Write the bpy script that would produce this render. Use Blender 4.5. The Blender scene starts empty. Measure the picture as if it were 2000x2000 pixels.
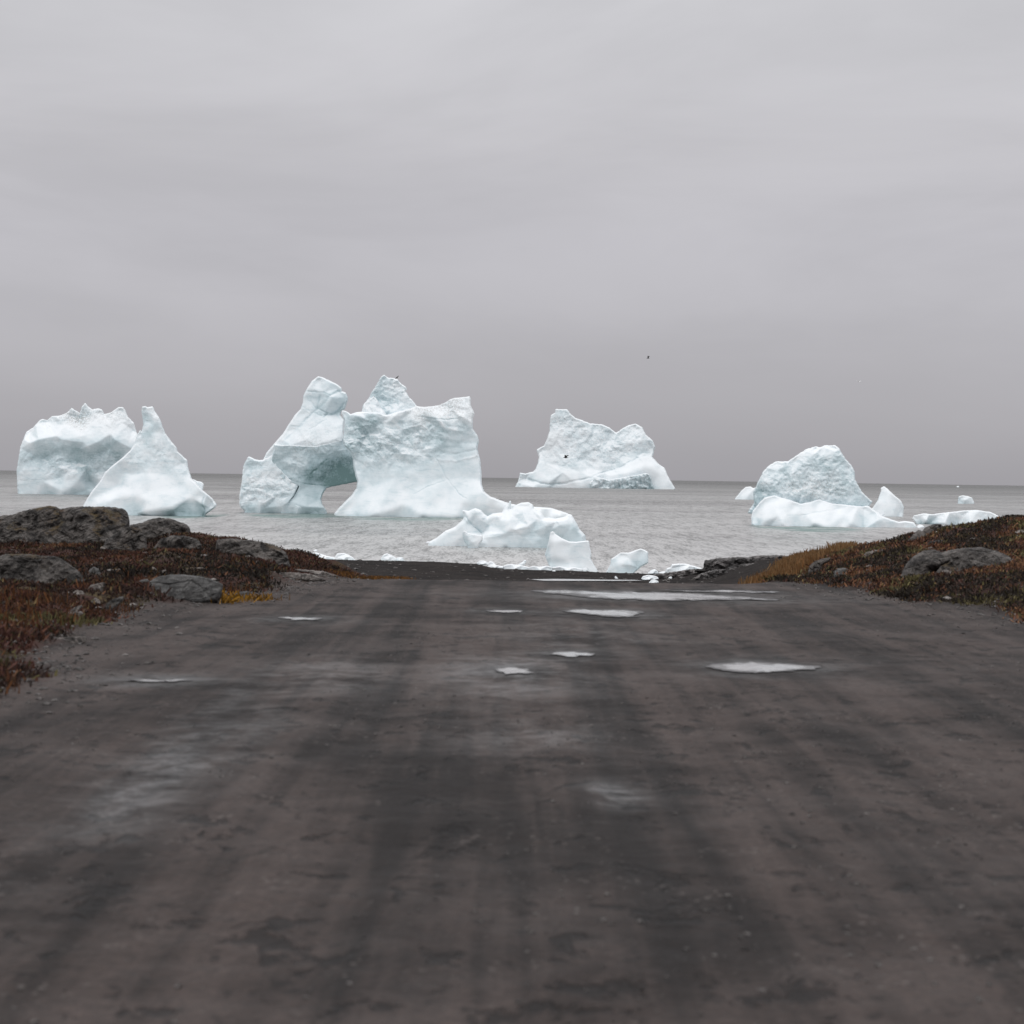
import bpy, math, random
import numpy as np
from mathutils import Matrix
from mathutils.geometry import delaunay_2d_cdt
from mathutils import Vector

random.seed(7)
F = 4155.0            # focal length in photo pixels
H = 6.0               # eye height above the sea
SC = bpy.context.scene
COL = SC.collection

# ------------------------------------------------------------------ camera frame
up = np.array([0.015, 1.0, 67.0 / F]); up /= np.linalg.norm(up)
fw = np.array([0, 0, -1.0]); fw = fw - up * fw.dot(up); fw /= np.linalg.norm(fw)
rt = np.cross(fw, up)
M = np.array([rt, fw, up])          # world = M @ cam

def hor(px):
    return 933.0 + 0.015 * (np.asarray(px, float) - 1000.0)

def ray(px, py):
    px = np.asarray(px, float); py = np.asarray(py, float)
    c = np.stack([(px - 1000) / F, -(py - 1000) / F, -np.ones_like(px * py * 1.0)], -1)
    return c @ M.T

def world(px, py, Y):
    r = ray(px, py)
    t = np.asarray(Y) / r[..., 1]
    p = r * t[..., None]
    p[..., 2] += H
    return p

def az2px(a):
    return 1000 + a * F + 0.25

# ------------------------------------------------------------------ noise
def vnoise(x, y, seed=0):
    x = np.asarray(x, float); y = np.asarray(y, float)
    xi = np.floor(x).astype(np.int64); yi = np.floor(y).astype(np.int64)
    fx = x - xi; fy = y - yi
    def h(a, b):
        n = (a * 374761393 + b * 668265263 + seed * 974634777) & 0xffffffff
        n = ((n ^ (n >> 13)) * 1274126177) & 0xffffffff
        n = n ^ (n >> 16)
        return (n & 0xffffff) / float(0xffffff) * 2 - 1
    sx = fx * fx * (3 - 2 * fx); sy = fy * fy * (3 - 2 * fy)
    a = h(xi, yi) * (1 - sx) + h(xi + 1, yi) * sx
    b = h(xi, yi + 1) * (1 - sx) + h(xi + 1, yi + 1) * sx
    return a * (1 - sy) + b * sy

def fbm(x, y, seed=0, oct=4, gain=0.5):
    s = 0; a = 1; n = 0
    for i in range(oct):
        s = s + a * vnoise(x * 2 ** i + 17.3 * i, y * 2 ** i - 9.1 * i, seed + i); n += a; a *= gain
    return s / n

def blur(a, s):
    if s <= 0.3: return a
    r = int(3 * s) + 1
    k = np.exp(-0.5 * (np.arange(-r, r + 1) / s) ** 2); k /= k.sum()
    p = np.pad(a, r, mode='edge')
    p = np.apply_along_axis(lambda v: np.convolve(v, k, 'valid'), 0, p)
    return np.apply_along_axis(lambda v: np.convolve(v, k, 'valid'), 1, p)

def tri_field(pts, vals, gx, gy):
    """piecewise linear interpolation of vals over a Delaunay net of pts on the grid gx x gy"""
    vals = np.asarray(vals, float)
    r = delaunay_2d_cdt([Vector(p) for p in pts], [], [], 0, 1e-5)
    P = np.array([[v.x, v.y] for v in r[0]]); tris = r[2]; orig = r[3]
    V = np.array([vals[o[0]] if o else vals[0] for o in orig])
    out = np.zeros((len(gy), len(gx), V.shape[1])); 
    x0, dx = gx[0], gx[1] - gx[0]; y0, dy = gy[0], gy[1] - gy[0]
    for t in tris:
        a, b, c = P[t[0]], P[t[1]], P[t[2]]
        i0 = max(0, int(math.floor((min(a[0], b[0], c[0]) - x0) / dx))); i1 = min(len(gx) - 1, int(math.ceil((max(a[0], b[0], c[0]) - x0) / dx)))
        j0 = max(0, int(math.floor((min(a[1], b[1], c[1]) - y0) / dy))); j1 = min(len(gy) - 1, int(math.ceil((max(a[1], b[1], c[1]) - y0) / dy)))
        if i1 < i0 or j1 < j0: continue
        X, Y = np.meshgrid(gx[i0:i1 + 1], gy[j0:j1 + 1])
        det = (b[1] - c[1]) * (a[0] - c[0]) + (c[0] - b[0]) * (a[1] - c[1])
        if abs(det) < 1e-9: continue
        u = ((b[1] - c[1]) * (X - c[0]) + (c[0] - b[0]) * (Y - c[1])) / det
        v = ((c[1] - a[1]) * (X - c[0]) + (a[0] - c[0]) * (Y - c[1])) / det
        w = 1 - u - v
        m = (u >= -1e-6) & (v >= -1e-6) & (w >= -1e-6)
        val = u[..., None] * V[t[0]] + v[..., None] * V[t[1]] + w[..., None] * V[t[2]]
        out[j0:j1 + 1, i0:i1 + 1][m] = val[m]
    return out

def facet_noise(gx, gy, s, seed, ang=0.0, stretch=1.0):
    rng = np.random.RandomState(seed)
    x0, x1, y0, y1 = gx[0], gx[-1], gy[0], gy[-1]
    cx, cy = (x0 + x1) / 2, (y0 + y1) / 2
    L = max(x1 - x0, y1 - y0) * 0.75 + 2 * s * stretch
    ca, sa = math.cos(ang), math.sin(ang)
    pts = []
    u = np.arange(-L, L, s * stretch); v = np.arange(-L, L, s)
    for a in u:
        for b in v:
            p = a + rng.uniform(-.45, .45) * s * stretch; q = b + rng.uniform(-.45, .45) * s
            X = cx + p * ca - q * sa; Y = cy + p * sa + q * ca
            if x0 - 2 * s * stretch < X < x1 + 2 * s * stretch and y0 - 2 * s * stretch < Y < y1 + 2 * s * stretch: pts.append((X, Y))
    k = rng.uniform(-1, 1, (len(pts), 1))
    return tri_field(pts, k, gx, gy)[..., 0]

# ------------------------------------------------------------------ object helpers
def new_mesh_obj(name, co, faces, mat=None, parent=None, smooth=True, attrs=None):
    me = bpy.data.meshes.new(name)
    co = np.asarray(co, np.float32); faces = np.asarray(faces, np.int32)
    k = faces.shape[1]
    me.vertices.add(len(co)); me.vertices.foreach_set('co', co.ravel())
    me.loops.add(faces.size); me.loops.foreach_set('vertex_index', faces.ravel())
    me.polygons.add(len(faces)); me.polygons.foreach_set('loop_start', np.arange(0, faces.size, k, dtype=np.int32))
    me.polygons.foreach_set('use_smooth', np.full(len(faces), smooth))
    me.update(calc_edges=True); me.validate()
    if attrs:
        for n, a in attrs.items():
            a = np.asarray(a, np.float32)
            if a.ndim == 1:
                at = me.attributes.new(n, 'FLOAT', 'POINT'); at.data.foreach_set('value', a)
            else:
                at = me.attributes.new(n, 'FLOAT_COLOR', 'POINT'); at.data.foreach_set('color', a.ravel())
    o = bpy.data.objects.new(name, me); COL.objects.link(o)
    if mat: me.materials.append(mat)
    if parent: o.parent = parent
    return o

def tag(o, label, cat, group=None, kind=None):
    if label: o['label'] = label
    if cat: o['category'] = cat
    if group: o['group'] = group
    if kind: o['kind'] = kind
    return o

def thing(name, loc, label, cat, group=None):
    o = bpy.data.objects.new(name, None); COL.objects.link(o); o.location = loc
    o.empty_display_size = 0.5
    return tag(o, label, cat, group)

def adopt(child, root):
    """parent a mesh built in world coordinates under an empty, shifting its mesh to local space"""
    L = Vector(root.location)
    child.data.transform(Matrix.Translation(-L)); child.parent = root

def recenter(o):
    me = o.data; n = len(me.vertices); c = np.empty(n * 3, np.float32); me.vertices.foreach_get('co', c)
    c = c.reshape(-1, 3); l = Vector(((c[:, 0].min() + c[:, 0].max()) / 2, (c[:, 1].min() + c[:, 1].max()) / 2, c[:, 2].min()))
    me.transform(Matrix.Translation(-l)); o.location = l
    return o

# ------------------------------------------------------------------ materials
def mk(name):
    m = bpy.data.materials.new(name); m.use_nodes = True
    nt = m.node_tree; nt.nodes.clear()
    out = nt.nodes.new('ShaderNodeOutputMaterial'); b = nt.nodes.new('ShaderNodeBsdfPrincipled')
    nt.links.new(b.outputs[0], out.inputs[0])
    return m, nt, b

class NB:
    def __init__(s, nt): s.nt = nt
    def n(s, t, **k):
        x = s.nt.nodes.new(t)
        for a, b in k.items(): setattr(x, a, b)
        return x
    def l(s, a, b): s.nt.links.new(a, b)
    def val(s, i, v):
        if hasattr(v, 'is_linked') or hasattr(v, 'links'): s.l(v, i)
        else: i.default_value = v
    def math(s, op, a, b=None, clamp=False):
        x = s.n('ShaderNodeMath', operation=op, use_clamp=clamp)
        s.val(x.inputs[0], a)
        if b is not None: s.val(x.inputs[1], b)
        return x.outputs[0]
    def mix(s, f, a, b, bt='MIX'):
        x = s.n('ShaderNodeMix', data_type='RGBA', blend_type=bt)
        s.val(x.inputs[0], f)
        for i, v in ((6, a), (7, b)):
            if isinstance(v, tuple): x.inputs[i].default_value = (*v, 1) if len(v) == 3 else v
            else: s.l(v, x.inputs[i])
        return x.outputs[2]
    def noise(s, vec, scale, detail=4, rough=0.55, dist=0, stretch=None):
        if stretch:
            mp = s.n('ShaderNodeMapping'); mp.inputs['Scale'].default_value = stretch; s.l(vec, mp.inputs[0]); vec = mp.outputs[0]
        x = s.n('ShaderNodeTexNoise'); s.l(vec, x.inputs['Vector'])
        x.inputs['Scale'].default_value = scale; x.inputs['Detail'].default_value = detail
        x.inputs['Roughness'].default_value = rough; x.inputs['Distortion'].default_value = dist
        return x.outputs[0]
    def ramp(s, f, stops, interp='LINEAR'):
        x = s.n('ShaderNodeValToRGB'); x.color_ramp.interpolation = interp
        e = x.color_ramp.elements
        while len(e) < len(stops): e.new(0.5)
        for i, (p, c) in enumerate(stops):
            e[i].position = p; e[i].color = (*c, 1) if isinstance(c, tuple) else (c, c, c, 1)
        s.l(f, x.inputs[0]); return x.outputs[0]
    def mr(s, v, a, b, c=0.0, d=1.0, smooth=True):
        x = s.n('ShaderNodeMapRange'); x.interpolation_type = 'SMOOTHSTEP' if smooth else 'LINEAR'
        s.val(x.inputs[0], v)
        for i, q in enumerate((a, b, c, d)): x.inputs[i + 1].default_value = q
        return x.outputs[0]
    def attr(s, n):
        x = s.n('ShaderNodeAttribute', attribute_name=n); return x
    def bump(s, h, strength, dist, normal=None):
        x = s.n('ShaderNodeBump'); x.inputs['Strength'].default_value = strength; x.inputs['Distance'].default_value = dist
        s.l(h, x.inputs['Height'])
        if normal: s.l(normal, x.inputs['Normal'])
        return x.outputs[0]
    def pos(s): return s.n('ShaderNodeNewGeometry').outputs['Position']

def ice_material(name, unit, bias=0.0):
    """unit: size in metres of one photo pixel on the berg"""
    m, nt, b = mk(name); g = NB(nt)
    P = g.pos(); ge = g.n('ShaderNodeNewGeometry')
    sep = g.n('ShaderNodeSeparateXYZ'); g.l(ge.outputs['Normal'], sep.inputs[0])
    t = g.attr('tint').outputs['Fac']; r = g.attr('rough').outputs['Fac']
    n1 = g.noise(P, 0.035 / unit, 5, 0.6)
    n2 = g.noise(P, 0.25 / unit, 5, 0.65)
    vn = g.mr(g.noise(P, 0.08 / unit, 5, 0.6, 1.2, stretch=(0.35, 0.35, 1.8)), 0.52, 0.66)
    t = g.math('ADD', t, g.math('MULTIPLY', vn, 0.14))
    f = g.math('ADD', t, g.math('MULTIPLY', g.math('SUBTRACT', n1, 0.5), 0.9))
    f = g.math('ADD', f, g.math('MULTIPLY', g.math('MULTIPLY', g.math('SUBTRACT', n2, 0.5), r), 1.3), True)
    white = (0.80 + bias, 0.84 + bias, 0.862 + bias)
    c = g.ramp(f, [(0.0, white), (0.35, (0.60, 0.69, 0.725)), (0.7, (0.40, 0.51, 0.54)), (1.0, (0.17, 0.265, 0.265))])  # blue-green ice; darker stops also paint overhang shade into the colour
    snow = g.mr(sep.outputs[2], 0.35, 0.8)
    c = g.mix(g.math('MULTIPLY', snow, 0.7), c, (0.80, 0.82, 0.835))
    d = g.mr(g.attr('dirt').outputs['Fac'], 0, 1, 0, 1, False)
    dn = g.mr(g.noise(P, 0.3 / unit, 4, 0.7), 0.42, 0.62)
    c = g.mix(g.math('MULTIPLY', d, dn), c, (0.28, 0.27, 0.25))
    g.l(c, b.inputs['Base Color'])
    b.inputs['Roughness'].default_value = 0.55
    b.inputs['Specular IOR Level'].default_value = 0.25
    hb = g.noise(P, 0.35 / unit, 7, 0.75)
    bs = g.n('ShaderNodeBump'); bs.inputs['Distance'].default_value = unit * 1.4
    g.l(hb, bs.inputs['Height']); g.l(g.math('ADD', g.math('MULTIPLY', r, 0.95), 0.07), bs.inputs['Strength'])
    g.l(bs.outputs[0], b.inputs['Normal'])
    return m

def rock_material(name, base=(0.075, 0.072, 0.07), light=(0.17, 0.16, 0.155), lichen=0.5, scale=1.0, moss=0.3):
    m, nt, b = mk(name); g = NB(nt)
    P = g.pos(); ge = g.n('ShaderNodeNewGeometry')
    sep = g.n('ShaderNodeSeparateXYZ'); g.l(ge.outputs['Normal'], sep.inputs[0])
    mp = g.n('ShaderNodeMapping'); mp.inputs['Rotation'].default_value = (0.25, 0.45, 0.1); g.l(P, mp.inputs[0])
    n1 = g.noise(mp.outputs[0], 1.6 * scale, 7, 0.68, 0.8, stretch=(1, 1, 4.5))
    n2 = g.noise(P, 9 * scale, 6, 0.72)
    n3 = g.noise(P, 34 * scale, 3, 0.7)
    k = g.mr(g.math('ADD', g.math('MULTIPLY', n1, 0.65), g.math('MULTIPLY', n2, 0.35)), 0.40, 0.62)
    c = g.mix(k, base, light)
    lk = g.mr(n3, 0.60 - 0.05 * lichen, 0.70)
    c = g.mix(g.math('MULTIPLY', lk, 0.75 * lichen), c, (0.30, 0.29, 0.27))
    dk = g.mr(g.noise(P, 3.2 * scale, 6, 0.72, 0.5), 0.47, 0.60)
    c = g.mix(g.math('MULTIPLY', dk, 0.85), c, (0.014, 0.012, 0.011))
    mo = g.math('MULTIPLY', g.mr(g.noise(P, 1.3 * scale, 4, 0.6), 0.55, 0.66), g.mr(sep.outputs[2], 0.2, 0.8))
    mc = g.mix(g.noise(P, 5, 3), (0.07, 0.018, 0.012), (0.10, 0.085, 0.02))
    c = g.mix(g.math('MULTIPLY', mo, moss), c, mc)
    g.l(c, b.inputs['Base Color'])
    b.inputs['Roughness'].default_value = 0.75; b.inputs['Specular IOR Level'].default_value = 0.35
    crk = g.n('ShaderNodeTexVoronoi', feature='DISTANCE_TO_EDGE'); crk.inputs['Scale'].default_value = 1.5 * scale; g.l(mp.outputs[0], crk.inputs['Vector'])
    ck = g.mr(crk.outputs['Distance'], 0.0, 0.05)
    h = g.math('ADD', g.math('MULTIPLY', n2, 0.6), g.math('MULTIPLY', n1, 1.2)); h = g.math('ADD', h, g.math('MULTIPLY', ck, 0.35))
    g.l(g.bump(h, 1.0, 0.12 / scale), b.inputs['Normal'])
    return m

# ------------------------------------------------------------------ relief bodies (icebergs, boulders)
def poly_dist(poly, X, Y, nearest=False):
    A = poly; B = np.roll(poly, -1, 0)
    best = np.full(X.shape, 1e18); bx = np.zeros(X.shape); by = np.zeros(X.shape)
    for a, b in zip(A, B):
        d = b - a; L = d.dot(d) + 1e-12
        t = np.clip(((X - a[0]) * d[0] + (Y - a[1]) * d[1]) / L, 0, 1)
        qx = a[0] + t * d[0]; qy = a[1] + t * d[1]
        q = (X - qx) ** 2 + (Y - qy) ** 2
        m = q < best
        best = np.where(m, q, best)
        if nearest: bx = np.where(m, qx, bx); by = np.where(m, qy, by)
    return (np.sqrt(best), bx, by) if nearest else np.sqrt(best)

def inside(poly, X, Y):
    r = np.zeros(X.shape, bool)
    A = poly; B = np.roll(poly, -1, 0)
    for a, b in zip(A, B):
        c = ((a[1] > Y) != (b[1] > Y))
        with np.errstate(divide='ignore', invalid='ignore'):
            xx = (b[0] - a[0]) * (Y - a[1]) / (b[1] - a[1] + 1e-12) + a[0]
        r ^= c & (X < xx)
    return r

def jag(poly, step, amp, seed, keep_below=None):
    rng = np.random.RandomState(seed); out = []
    for a, b in zip(poly, np.roll(poly, -1, 0)):
        L = np.hypot(*(b - a)); n = max(1, int(L / step)); nrm = np.array([-(b - a)[1], (b - a)[0]]) / (L + 1e-9)
        for i in range(n):
            t = i / n; p = a + (b - a) * t
            j = rng.uniform(-amp, amp) if i else rng.uniform(-amp, amp) * 0.4
            out.append(p + nrm * j)
    return np.array(out)

def to_src(z, pts):
    """zoom window z=(x0, y0, scale) -> photo pixels"""
    return [((p[0] / z[2] + z[0]), (p[1] / z[2] + z[1]), *p[2:]) for p in pts]

def relief(name, z, outline, ctrl, D, mat, z0=0, R=8, back=None, sm=1.1, facets=((30, 5), (11, 2.2)), fine=1.0,
           carve=(), res=1.0, jg=0.5, seed=1, ang=0.5, stretch=1.0, cap_pow=0.5, rough_k=1.0, smooth=4.0, carve_k=0.5, rim=0.45, k=1.0):
    """A closed body whose outline is drawn in window z, standing about D metres away; ctrl gives the bulge of its front
    (x, y, bulge, roughness, tint[, dirt]).  Bulges are in window units, the rest in photo pixels."""
    O = np.array(to_src(z, outline), float)
    C = to_src(z, ctrl); s = z[2]
    C = [(c[0], c[1], c[2] / s * k, max(c[3], .1 if c[4] >= .3 else 0), c[4], c[5] if len(c) > 5 else 0) for c in C]
    O = jag(O, 3.0 * max(1, res), jg, seed)
    x0, y0 = O.min(0) - 2 * res; x1, y1 = O.max(0) + 2 * res
    gx = np.arange(x0, x1 + res, res); gy = np.arange(y0, y1 + res, res)
    CP = np.array(C)
    ext = [(x0 - 5, y0 - 5), (x1 + 5, y0 - 5), (x1 + 5, y1 + 5), (x0 - 5, y1 + 5)] + [tuple(p) for p in O[::6]]
    pts = [(c[0], c[1]) for c in C]; vals = [list(c[2:]) for c in C]
    for e in ext:
        dd = np.hypot(CP[:, 0] - e[0], CP[:, 1] - e[1]) + 1e-3
        kn = np.argsort(dd)[:3]; w = 1 / dd[kn] ** 2
        pts.append(e); vals.append(list((CP[kn, 2:] * w[:, None]).sum(0) / w.sum()))
    fld = tri_field(pts, vals, gx, gy)
    base = blur(fld[..., 0], sm / res); soft_b = blur(fld[..., 0], smooth / res)
    rw = blur(np.clip(fld[..., 1] / 0.09, 0, 1), 2 / res); base = base * rw + soft_b * (1 - rw); rough = blur(fld[..., 1], 4 / res); tint = blur(fld[..., 2], 3 / res); dirt = blur(fld[..., 3], 2 / res)
    X, Y = np.meshgrid(gx, gy)
    ins = inside(O, X, Y); dist = np.where(ins, poly_dist(O, X, Y), 0)
    nz = 0
    for i, (sp, am) in enumerate(facets):
        nz = nz + am * facet_noise(gx, gy, sp, seed * 13 + i, ang, stretch)
    wx = fbm(X / 14, Y / 14, seed) * 5
    nz = nz + fine * 1.9 * facet_noise(gx, gy, 5.0, seed * 13 + 7, ang, stretch)
    nz = nz + fine * 0.8 * fbm((X + wx) / 5, (Y - wx) / 5, seed + 3, 4, 0.6)
    nz = nz - fine * 2.2 * np.maximum(0, 0.25 - np.abs(fbm((X + wx) / 16, (Y + wx) / 12, seed + 9, 3))) * 2
    soft = 0.8 * fbm(X / 60, Y / 26, seed + 5, 2)
    f = base + nz * np.clip(rough * rough_k, 0, 2) + soft * 2.0
    for line, w, dp, tn in carve:
        dp = dp * (1 + (k - 1) * .35)
        L = np.array(to_src(z, line), float); dl = np.full(X.shape, 1e9); wX = X + 1.8 * fbm(X / 7, Y / 7, seed + 40, 3); wY = Y + 1.8 * fbm(X / 7, Y / 7, seed + 44, 3)
        for a, b in zip(L[:-1], L[1:]):
            d = b - a; t = np.clip(((wX - a[0]) * d[0] + (wY - a[1]) * d[1]) / (d.dot(d) + 1e-9), 0, 1)
            dl = np.minimum(dl, np.hypot(wX - a[0] - t * d[0], wY - a[1] - t * d[1]))
        kc = np.exp(-(dl / (w * 1.25)) ** 2) * (0.65 + 0.6 * fbm(X / 12, Y / 12, seed + 50, 2)); f = f - dp * carve_k * kc; tint = tint + tn * kc
    u = np.clip(dist / (R * rim), 0, 1)
    cap = np.clip(1 - (1 - u) ** 2, 0, 1) ** cap_pow
    f = np.maximum(f, 1.0) * cap
    bk = (back / s if back is not None else 0.8 * blur(base, 8 / res))
    bf = (np.zeros_like(f) + bk) * cap * (0.85 + 0.15 * fbm(X / 25, Y / 25, seed + 21)) + nz * 0.4 * np.clip(rough, 0, 1) * cap
    # faces
    fi = ins[:-1, :-1] & ins[1:, :-1] & ins[:-1, 1:] & ins[1:, 1:]
    cnt = np.zeros(ins.shape, int)
    cnt[:-1, :-1] += fi; cnt[1:, :-1] += fi; cnt[:-1, 1:] += fi; cnt[1:, 1:] += fi
    used = cnt > 0; bnd = used & (cnt < 4)
    _, nx, ny = poly_dist(O, X[bnd], Y[bnd], True)
    X = X.copy(); Y = Y.copy(); X[bnd] = nx; Y[bnd] = ny
    f = np.where(bnd, 0, f); bf = np.where(bnd, 0, bf)
    idx = -np.ones(ins.shape, int); idx[used] = np.arange(used.sum())
    n1 = used.sum(); intr = used & ~bnd
    idb = idx.copy(); idb[intr] = n1 + np.arange(intr.sum())
    unit = D / F
    co1 = world(X[used], Y[used], D - (z0 / s + f[used]) * unit)
    co2 = world(X[intr], Y[intr], D - (z0 / s - bf[intr]) * unit)
    j, i = np.nonzero(fi)
    q1 = np.stack([idx[j, i], idx[j + 1, i], idx[j + 1, i + 1], idx[j, i + 1]], 1)
    q2 = np.stack([idb[j, i], idb[j, i + 1], idb[j + 1, i + 1], idb[j + 1, i]], 1)
    at = {'tint': np.concatenate([tint[used], tint[intr]]), 'rough': np.clip(np.concatenate([rough[used], rough[intr]]), 0, 1.5),
          'dirt': np.concatenate([dirt[used], dirt[intr]])}
    return new_mesh_obj(name, np.concatenate([co1, co2]), np.concatenate([q1, q2]), mat, None, True, at)

# ------------------------------------------------------------------ terrain profile
def col(px, *kn):
    out = []
    for d, v in kn:
        if isinstance(v, str): v = H - (float(v) - hor(px)) * d / F
        out.append((d, float(v)))
    return px, out
END = ((142, -0.6), (180, -4))
COLS = [
 col(-2600, (1.5, 4.5), (12, 4.9), (38, 5.8), (80, 4), (120, 2), *END),
 col(-700, (1.5, 4.4), (6, 4.45), (14, 4.6), (20, 4.8), (38, 5.5), (60, 4.4), (95, 2.6), (125, 1.2), *END),
 col(-60, (1.5, 4.4), (17, 4.4), (23, '1180'), (31, '1100'), (39, '1074'), (48, 4.4), (60, 4.0), (90, 2.3), (120, 1.0), *END),
 col(118, (1.5, 4.4), (20.5, 4.4), (26, '1150'), (32, '1106'), (39, '1078'), (48, 4.35), (58, 4.0), (85, 2.3), (115, 1.0), *END),
 col(250, (1.5, 4.4), (24, 4.4), (29, '1125'), (34, '1096'), (38.5, '1082'), (43, '1062'), (58, 3.9), (85, 2.2), (115, 1.0), *END),
 col(373, (1.5, 4.4), (26, 4.4), (31, '1112'), (36, '1078'), (42, '1043'), (58, 3.8), (85, 2.0), (115, 0.9), *END),
 col(450, (1.5, 4.4), (27.5, 4.4), (32, '1110'), (37, '1077'), (42, '1056'), (58, 3.6), (85, 1.9), (115, 0.9), *END),
 col(520, (1.5, 4.4), (29, 4.4), (33, '1115'), (38, '1085'), (43, '1068'), (58, 3.4), (85, 1.9), (115, 0.9), *END),
 col(565, (1.5, 4.4), (30.5, 4.4), (34, '1125'), (39, '1103'), (47, '1084'), (60, '1086'), (85, 1.9), (115, 0.9), (128, 0.8), *END),
 col(605, (1.5, 4.4), (32, 4.4), (36, '1122'), (45, '1098'), (60, '1085'), (80, '1090'), (105, '1094'), (128, '1092'), *END),
 col(650, (1.5, 4.4), (33.4, 4.4), (40, '1128'), (60, '1108'), (80, '1097'), (100, '1096'), (128, '1091'), *END),
 col(720, (1.5, 4.4), (33.4, 4.4), (45, '1136'), (80, '1134'), (100, '1118'), (115, '1102'), (128, '1091'), *END),
 col(850, (1.5, 4.4), (33.4, 4.4), (50, '1140'), (90, '1136'), (104, '1122'), (117, '1104'), (128, '1093'), *END),
 col(930, (1.5, 4.4), (33.4, 4.4), (50, '1140'), (90, '1137'), (104, '1124'), (117, '1107'), (128, '1097'), *END),
 col(980, (1.5, 4.4), (33.4, 4.4), (50, '1140'), (92, '1138'), (105, '1128'), (118, '1115'), (128, '1107'), *END),
 col(1100, (1.5, 4.4), (33.4, 4.4), (50, '1142'), (95, '1140'), (108, '1131'), (118, '1121'), (127, '1111'), *END),
 col(1170, (1.5, 4.4), (33.4, 4.4), (50, '1142'), (95, '1140'), (108, '1132'), (118, '1124'), (127, '1116'), *END),
 col(1240, (1.5, 4.4), (33.4, 4.4), (50, '1142'), (95, '1140'), (108, '1132'), (118, '1124'), (127, '1118'), *END),
 col(1300, (1.5, 4.4), (33.4, 4.4), (50, '1143'), (95, '1140'), (108, '1131'), (127, '1121'), *END),
 col(1370, (1.5, 4.4), (33.4, 4.4), (50, '1143'), (90, '1138'), (105, '1128'), (120, '1114'), *END),
 col(1450, (1.5, 4.4), (33.4, 4.4), (55, '1140'), (80, '1134'), (95, '1114'), (108, '1101'), (125, '1094'), *END),
 col(1500, (1.5, 4.4), (34, 4.4), (50, '1138'), (65, '1128'), (85, '1107'), (105, '1091'), (128, '1094'), *END),
 col(1560, (1.5, 4.4), (34, 4.4), (45, '1133'), (60, '1110'), (80, '1089'), (100, '1087'), (128, '1095'), *END),
 col(1600, (1.5, 4.4), (34, 4.4), (40, '1117'), (60, '1098'), (80, '1083'), (110, '1087'), (128, 1.2), *END),
 col(1640, (1.5, 4.4), (32.5, 4.4), (38, '1102'), (45, '1087'), (60, '1077'), (90, 2.5), (120, 1.3), *END),
 col(1700, (1.5, 4.4), (31, 4.4), (35, '1102'), (41, '1068'), (60, 4.0), (100, 2.2), (125, 1.2), *END),
 col(1780, (1.5, 4.4), (28.5, 4.4), (33, '1112'), (39, '1049'), (60, 4.1), (100, 2.3), (125, 1.2), *END),
 col(1880, (1.5, 4.4), (27, 4.4), (32, '1107'), (39, '1025'), (60, 4.2), (100, 2.4), (125, 1.2), *END),
 col(2000, (1.5, 4.4), (26, 4.4), (31, '1100'), (39, '1006'), (60, 4.4), (100, 2.5), (125, 1.2), *END),
 col(2700, (1.5, 4.4), (12, 4.45), (25, 4.9), (39, 5.7), (60, 4.8), (100, 2.6), (125, 1.2), *END),
 col(4600, (1.5, 4.5), (12, 4.9), (38, 5.8), (80, 4), (120, 2), *END),
]
LG = np.linspace(math.log(1.5), math.log(180), 420)
CPX = np.array([c[0] for c in COLS], float)
TAB = []
for c in COLS:
    d = np.array([k[0] for k in c[1]]); zz = np.array([k[1] for k in c[1]])
    TAB.append(np.interp(LG, np.log(d), zz))
TAB = np.array(TAB)
kk = np.exp(-0.5 * (np.arange(-9, 10) / 3.0) ** 2); kk /= kk.sum()
TAB = np.array([np.convolve(np.pad(t, 9, mode='edge'), kk, 'valid') for t in TAB])

XBd = np.array([0, 10, 14.5, 17, 20, 25, 27, 29.5, 32.5, 36, 60, 200.])
XBl = np.array([-4.2, -4.0, -3.75, -3.65, -4.5, -4.3, -3.8, -3.35, -2.9, -2.7, -3.4, -7])
XRd = np.array([0, 20, 27, 27.7, 28.2, 30, 32, 34, 37, 60, 90, 200.])
XRr = np.array([6.3, 6.2, 6.0, 5.75, 5.35, 5.25, 5.1, 4.75, 4.6, 8.0, 12.5, 30])

PUD = []   # cx, cy, rx, ry in metres on the road
def pudm(x, y):
    m = np.zeros_like(x)
    for (cx, cy, rx, ry) in PUD:
        q = ((x - cx) / (rx + 0.6)) ** 2 + ((y - cy) / (ry + 1.2)) ** 2
        m = np.maximum(m, np.clip(2.0 - q, 0, 1))
    return m

def vegmask(x, y):
    w = 0.35 * fbm(x * 1.3, y * 0.5, 71, 3) + 0.12 * fbm(x * 6, y * 3, 72, 2)
    l = np.interp(y, XBd, XBl) - x + w
    r = x - np.interp(y, XRd, XRr) + w
    v = np.clip(np.maximum(l, r) / 0.35 + 0.5, 0, 1)
    return v * np.clip((95 - y) / 10, 0, 1)

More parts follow.
